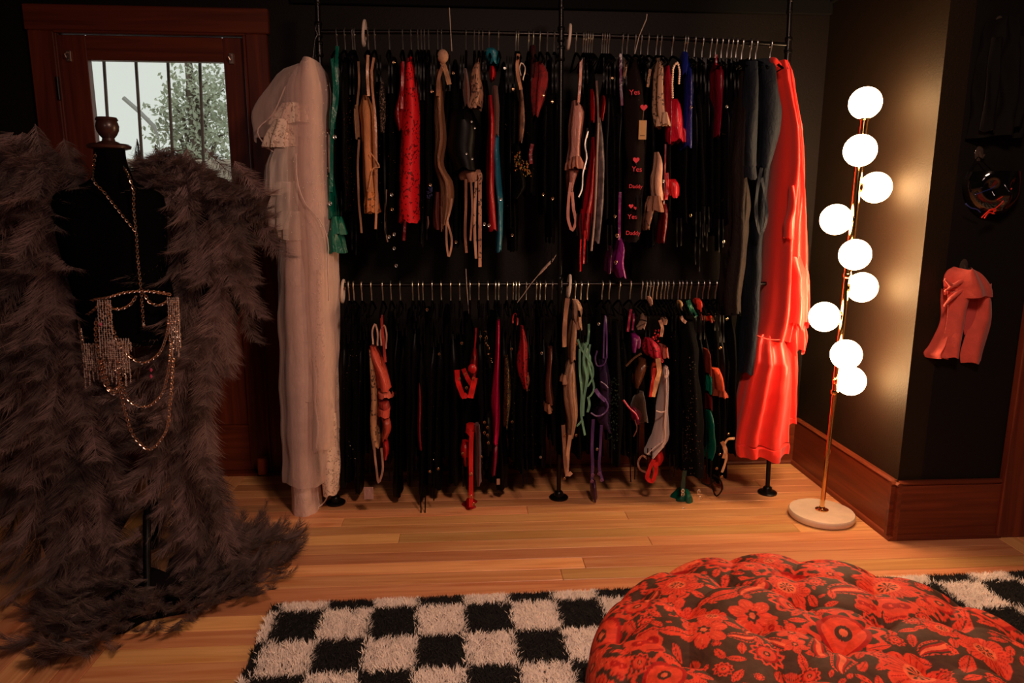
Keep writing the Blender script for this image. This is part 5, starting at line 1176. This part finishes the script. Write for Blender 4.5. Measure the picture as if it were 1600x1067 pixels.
for a_, b_, s_, ty, ro in mot:
    if s_ < .03 and ty != 1: ty = 3
    m = (np.abs(PX-a_) < s_*1.15) & (np.abs(PY-b_) < s_*1.15)
    if not m.any(): continue
    x = (PX[m]-a_)/s_; y_ = (PY[m]-b_)/s_; x, y_ = x*math.cos(ro)+y_*math.sin(ro), -x*math.sin(ro)+y_*math.cos(ro); r = np.hypot(x, y_); th = np.arctan2(y_, x)
    cc_ = col[m]
    def put(mask, c): cc_[mask] = c
    if ty == 0:      # petal flower
        e_ = .62+.36*np.abs(np.cos(th*3)); put(r < e_, C1); put((r < e_) & (np.abs(np.sin(th*3+PI/2)) < .10) & (r > .3), C2); put((r < e_-.16) & (np.abs(np.sin(th*12)) < .25) & (r > .45), C3); put(r < .24+.05*np.cos(6*th), bgc); put(r < .13, C3)
    elif ty == 1:    # scalloped rings
        e_ = .88+.1*np.cos(10*th); put(r < e_, C1); put((r < e_-.18) & (r > .5), bgc); put((r < .62) & (r > .5), C2); put(r < .42, C1); put(r < .2, bgc); put(r < .1, C3)
    elif ty == 2:    # paisley
        yy = y_+.25*np.sin(x*2.2); w__ = .62*np.sqrt(np.clip(1-((x+.1)/1.0)**2, 0, 1))*(1-.45*x); q = np.abs(yy)/(w__+1e-6); put(q < 1, C1); put((q < .74) & (q > .5), bgc); put((q < .5), C2); put(q < .25, C3); put((q > .78) & (q < .95) & (np.sin(x*26) > .2), bgc)
    elif ty == 3:    # leaf
        w__ = .42*np.clip(1-x**2, 0, 1); q = np.abs(y_)/(w__+1e-6); put(q < 1, C1); put((q < 1) & (np.abs(np.sin((x*1.0-np.abs(y_)*1.3)*13)) < .22), C2); put(np.abs(y_) < .03, bgc)
    elif ty == 4:    # fan flower
        e_ = .72+.26*np.abs(np.cos(th*4))**.5; put(r < e_, C1); put((r < e_-.08) & (np.abs(np.sin(th*14+3*r)) < .3) & (r > .35), C2); put((r < .4), C3); put((r < .3) & (np.sin(th*9) > 0), bgc)
    else:            # blotched rose
        e_ = .78+.14*np.sin(3*th+1)+.08*np.cos(7*th); put(r < e_, C1); put((r < e_-.08) & (np.sin(8*r+2*np.sin(th*2)) > .55), C2); put(r < .18, C2)
    col[m] = cc_
seg = []
vv = np.stack([X0+CX, Y0_+CY, Z0], -1).reshape(-1, 3); ii = np.arange(NR*NA).reshape(NR, NA)
q_ = np.stack([ii[:-1], np.roll(ii[:-1], -1, 1), np.roll(ii[1:], -1, 1), ii[1:]], -1).reshape(-1, 4)[:, ::-1]
CU = tag(empty('round_cushion', (CX, CY, .0)), 'large round tufted floor cushion in red orange floral print on the checkered rug', 'cushion')
me = bpy.data.meshes.new('cover'); vv2 = vv-np.array(CU.location)
q_ = q_[:, ::-1]
me.vertices.add(len(vv2)); me.vertices.foreach_set('co', vv2.ravel()); me.loops.add(q_.size); me.loops.foreach_set('vertex_index', q_.ravel()); me.polygons.add(len(q_)); me.polygons.foreach_set('loop_start', np.arange(0, q_.size, 4)); me.update()
me.polygons.foreach_set('use_smooth', [True]*len(me.polygons))
ca = me.color_attributes.new('Col', 'FLOAT_COLOR', 'POINT'); ca.data.foreach_set('color', col.reshape(-1).astype(np.float32))
cm_ = mat('printed_velvet', rgb(190, 50, 30), .7, sheen=.0, bump=.2, bscale=300, spec=.2); n, l, b = nodes(cm_); at_ = n.new('ShaderNodeVertexColor'); at_.layer_name = 'Col'
t = n.new('ShaderNodeTexNoise'); t.inputs['Scale'].default_value = 45; t.inputs['Detail'].default_value = 5; hs = n.new('ShaderNodeHueSaturation'); mr = n.new('ShaderNodeMapRange'); mr.inputs[1].default_value = .3; mr.inputs[2].default_value = .7; mr.inputs[3].default_value = .72; mr.inputs[4].default_value = 1.15
l.new(t.outputs[0], mr.inputs[0]); l.new(mr.outputs[0], hs.inputs['Value']); l.new(at_.outputs[0], hs.inputs['Color']); l.new(hs.outputs[0], b.inputs['Base Color'])
me.materials.append(cm_); obj('cover', me, CU, (0, 0, 0))
rb = RR-.10+.10*math.sin(PI*.78); zb = ZTOP-.045-.12*(1-math.cos(PI*.78))
MB().lathe([(rb-.002, zb), (rb-.01, zb-.02), (rb-.06, .028), (rb-.2, .024)], (CX, CY, 0), 96).build('underside', mat('brown_twill', rgb(60, 36, 26), .85, bump=.3), CU)
for a_, b_ in TF:
    z = ZTOP-.045*(min(1, math.hypot(a_, b_)/(RR-.1)))**3-(.068 if math.hypot(a_, b_) < .45 else .1)
    MB().sphere((CX+a_, CY+b_, z), .012, 14, 8, (1, 1, .5)).build('button', mat('button_cloth', rgb(70, 26, 18), .7) if 'button_cloth' not in bpy.data.materials else bpy.data.materials['button_cloth'], CU)

# ------------------------------------------------------------------ things on the wall at the right
YW = YC
hookm = mat('clear_plastic', rgb(90, 76, 68), .12, .1, coat=.6); hookm.node_tree.nodes['Principled BSDF'].inputs['Alpha'].default_value = .6
def wall_hook(px, py, label):
    c = P(px, py, YW); r = tag(empty('wall_hook', c), label, 'hook')
    MB().lathe([(.014, 0), (.016, .003), (.012, .006)], (0, 0, 0), 20); mb = MB()
    mb.loft([[(c.x+a*math.cos(2*PI*k/20), c.y-d, c.z+a*1.7*math.sin(2*PI*k/20)) for k in range(20)] for a, d in ((.016, 0), (.017, .003), (.013, .006))], True, True); mb.build('plate', hookm, r)
    MB().tube([(c.x, c.y-.005, c.z+.004), (c.x, c.y-.014, c.z-.012), (c.x, c.y-.024, c.z-.016), (c.x, c.y-.032, c.z-.006)], [.005, .005, .0045, .004], 10).build('hook_arm', hookm, r)
wall_hook(1529, 240, 'clear plastic wall hook carrying the glossy black face shell')
wall_hook(1505, 416, 'clear plastic wall hook carrying the pink hood')
wall_hook(1560, 38, 'clear plastic wall hook above the black cloth hood')
def hood(pts_out, pts_in, Y, m, name, label, nf=6, seed=1, D=.09):
    """draped cloth hood: an outer shell of folds open at its front"""
    pass
pinkm = mat('coral_pink_fleece', rgb(216, 84, 68), .85, sheen=.15, bump=.4, bscale=120, var=.12, vscale=30)
PH = tag(empty('cloth_hood', P(1505, 425, YW-.05)), 'coral pink draped cloth hood hanging from a clear hook on the black wall', 'hood')
def panel(pts, Y, D, m, nm, parent, nf=3, amp=.012, seed=1, n=64, rows=34, bulge=.03):
    lr = interp(pts, rows); fr = []; bk = []
    rings = []
    for i, (x0, yy, x1) in enumerate(lr):
        a, b_ = P(x0, yy, Y), P(x1, yy, Y); ring = []
        for j in range(n):
            u = j/(n-1); f_ = amp*math.sin(u*nf*PI*2+seed+1.5*noise.noise((seed, a.z*9, 0)))+.5*amp*math.sin(u*nf*5+a.z*25+seed)
            ring.append((a.x+(b_.x-a.x)*u, Y-bulge*math.sin(u*PI)-f_, a.z+(b_.z-a.z)*u+.004*math.sin(u*9+seed)))
        back = [(p[0]*1+(.0), p[1]+.004, p[2]) for p in reversed(ring)]
        rings.append(ring+back)
    return MB().loft(rings, True, True).build(nm, m, parent)
panel([(1490, 418, 1512), (1480, 424, 1528), (1474, 436, 1540), (1473, 450, 1548), (1473, 462, 1550)], YW-.03, 0, pinkm, 'crown', PH, 2, .008, 2, bulge=.06)
panel([(1473, 450, 1505), (1474, 470, 1510), (1473, 490, 1508), (1466, 515, 1500), (1456, 540, 1490), (1448, 553, 1482), (1450, 558, 1480)], YW-.02, 0, pinkm, 'left_fall', PH, 2, .012, 4, bulge=.03)
panel([(1481, 455, 1516), (1481, 480, 1511), (1478, 510, 1507), (1474, 540, 1501), (1471, 558, 1497)], YW-.05, 0, pinkm, 'front_fall', PH, 1, .006, 3, bulge=.02)
panel([(1524, 445, 1552), (1522, 470, 1551), (1517, 500, 1550), (1508, 530, 1544), (1503, 555, 1537), (1504, 566, 1534)], YW-.02, 0, pinkm, 'right_fall', PH, 1, .006, 5, bulge=.02)
# folded ridges of the crown
for pts_ in ([(1476, 455), (1492, 445), (1512, 434), (1528, 432), (1540, 444)], [(1476, 436), (1486, 446), (1496, 444), (1520, 428)], [(1475, 478), (1486, 466), (1504, 452), (1520, 444), (1532, 448)]):
    MB().tube([P(a[0], a[1], YW-.085+.012*k) for k, a in enumerate(pts_)], [.003]+[.008]*(len(pts_)-2)+[.003], 10).build('fold', pinkm, PH)
panel([(1503, 452, 1534), (1502, 470, 1538), (1503, 500, 1536), (1508, 522, 1528)], YW-.012, 0, mat('hood_lining', rgb(190, 70, 66), .9, bump=.2), 'lining', PH, 1, .002, 5, bulge=.01)
# black cloth hood, top right
bh = mat('black_hood_cloth', rgb(16, 14, 14), .9, bump=.3, spec=.1)
BH = tag(empty('cloth_hood', P(1565, 40, YW-.05)), 'black draped cloth hood hanging high on the wall near the right edge', 'hood')
panel([(1548, 30, 1590), (1536, 50, 1600), (1530, 80, 1606), (1526, 120, 1606), (1520, 160, 1604), (1515, 200, 1600), (1512, 215, 1596)], YW-.03, 0, bh, 'drape', BH, 3, .012, 4, bulge=.06)
panel([(1548, 60, 1566), (1542, 110, 1560), (1536, 160, 1556), (1530, 205, 1552)], YW-.08, 0, bh, 'front_fall', BH, 1, .008, 2, bulge=.02)
panel([(1582, 60, 1602), (1584, 110, 1604), (1580, 160, 1602), (1576, 200, 1598)], YW-.08, 0, bh, 'front_fall', BH, 1, .008, 5, bulge=.02)
# glossy black face shell with wires
gl_ = mat('glossy_black_plastic', rgb(8, 8, 9), .08, spec=.6, coat=1)
FS = tag(empty('face_shell', P(1545, 300, YW-.05)), 'glossy black plastic face shell with loose red and blue wires hanging on the wall', 'mask')
rings = []
cx_, cy_ = 1548, 300
prof_ = [(1513, 268, 1592), (1508, 280, 1591), (1506, 292, 1590), (1508, 306, 1588), (1514, 320, 1580), (1524, 332, 1568), (1536, 339, 1556)]
rings = []
for i, (x0, yy, x1) in enumerate(interp(prof_, 26)):
    a, b_ = P(x0, yy, YW-.02), P(x1, yy, YW-.02); ring = []; u_ = i/25
    for j in range(40):
        u = j/39; s_ = math.sin(u*PI)**.6*.085*math.sin(min(1, (u_*.7+.35))*PI)**.5
        dent = .022*math.exp(-(((u-.30)/.1)**2+((u_-.33)/.16)**2))+.022*math.exp(-(((u-.70)/.1)**2+((u_-.33)/.16)**2))
        nose = .024*math.exp(-(((u-.5)/.07)**2+((u_-.5)/.2)**2)); lip = .012*math.exp(-(((u-.5)/.14)**2+((u_-.78)/.06)**2))
        ring.append((a.x+(b_.x-a.x)*u, YW-.02-s_+dent-nose-lip, a.z))
    rings.append(ring+[(p[0], min(p[1]+.006, YW-.002), p[2]) for p in reversed(ring)])
MB().loft(rings, True, True).build('shell', gl_, FS)
def wr(pts, r, m, nm='wire', Y=YW-.11): MB().tube([P(a[0], a[1], Y) for a in interp([(p[0], p[1], 0) for p in pts], 14)], r, 6).build(nm, m, FS)
rw = mat('red_wire', rgb(220, 50, 34), .35, coat=.4); bw_ = mat('blue_wire', rgb(34, 48, 110), .35, coat=.4)
wr([(1534, 340), (1542, 332), (1550, 328), (1556, 330)], .0022, rw); wr([(1538, 341), (1546, 332), (1554, 334)], .0022, rw); wr([(1542, 333), (1548, 327), (1556, 327), (1550, 334)], .0022, rw)
wr([(1558, 312), (1568, 306), (1576, 300), (1581, 294)], .0018, rw, Y=YW-.1); wr([(1552, 328), (1566, 316), (1574, 304)], .0018, rw, Y=YW-.1)
wr([(1524, 304), (1540, 298), (1550, 294), (1555, 290)], .0015, bw_); wr([(1509, 318), (1516, 324), (1528, 328), (1532, 332)], .0022, bw_, Y=YW-.08)
wr([(1512, 274), (1522, 254), (1529, 245), (1537, 254), (1554, 270)], .0018, MT['black3'], 'hanging_cord', YW-.04)
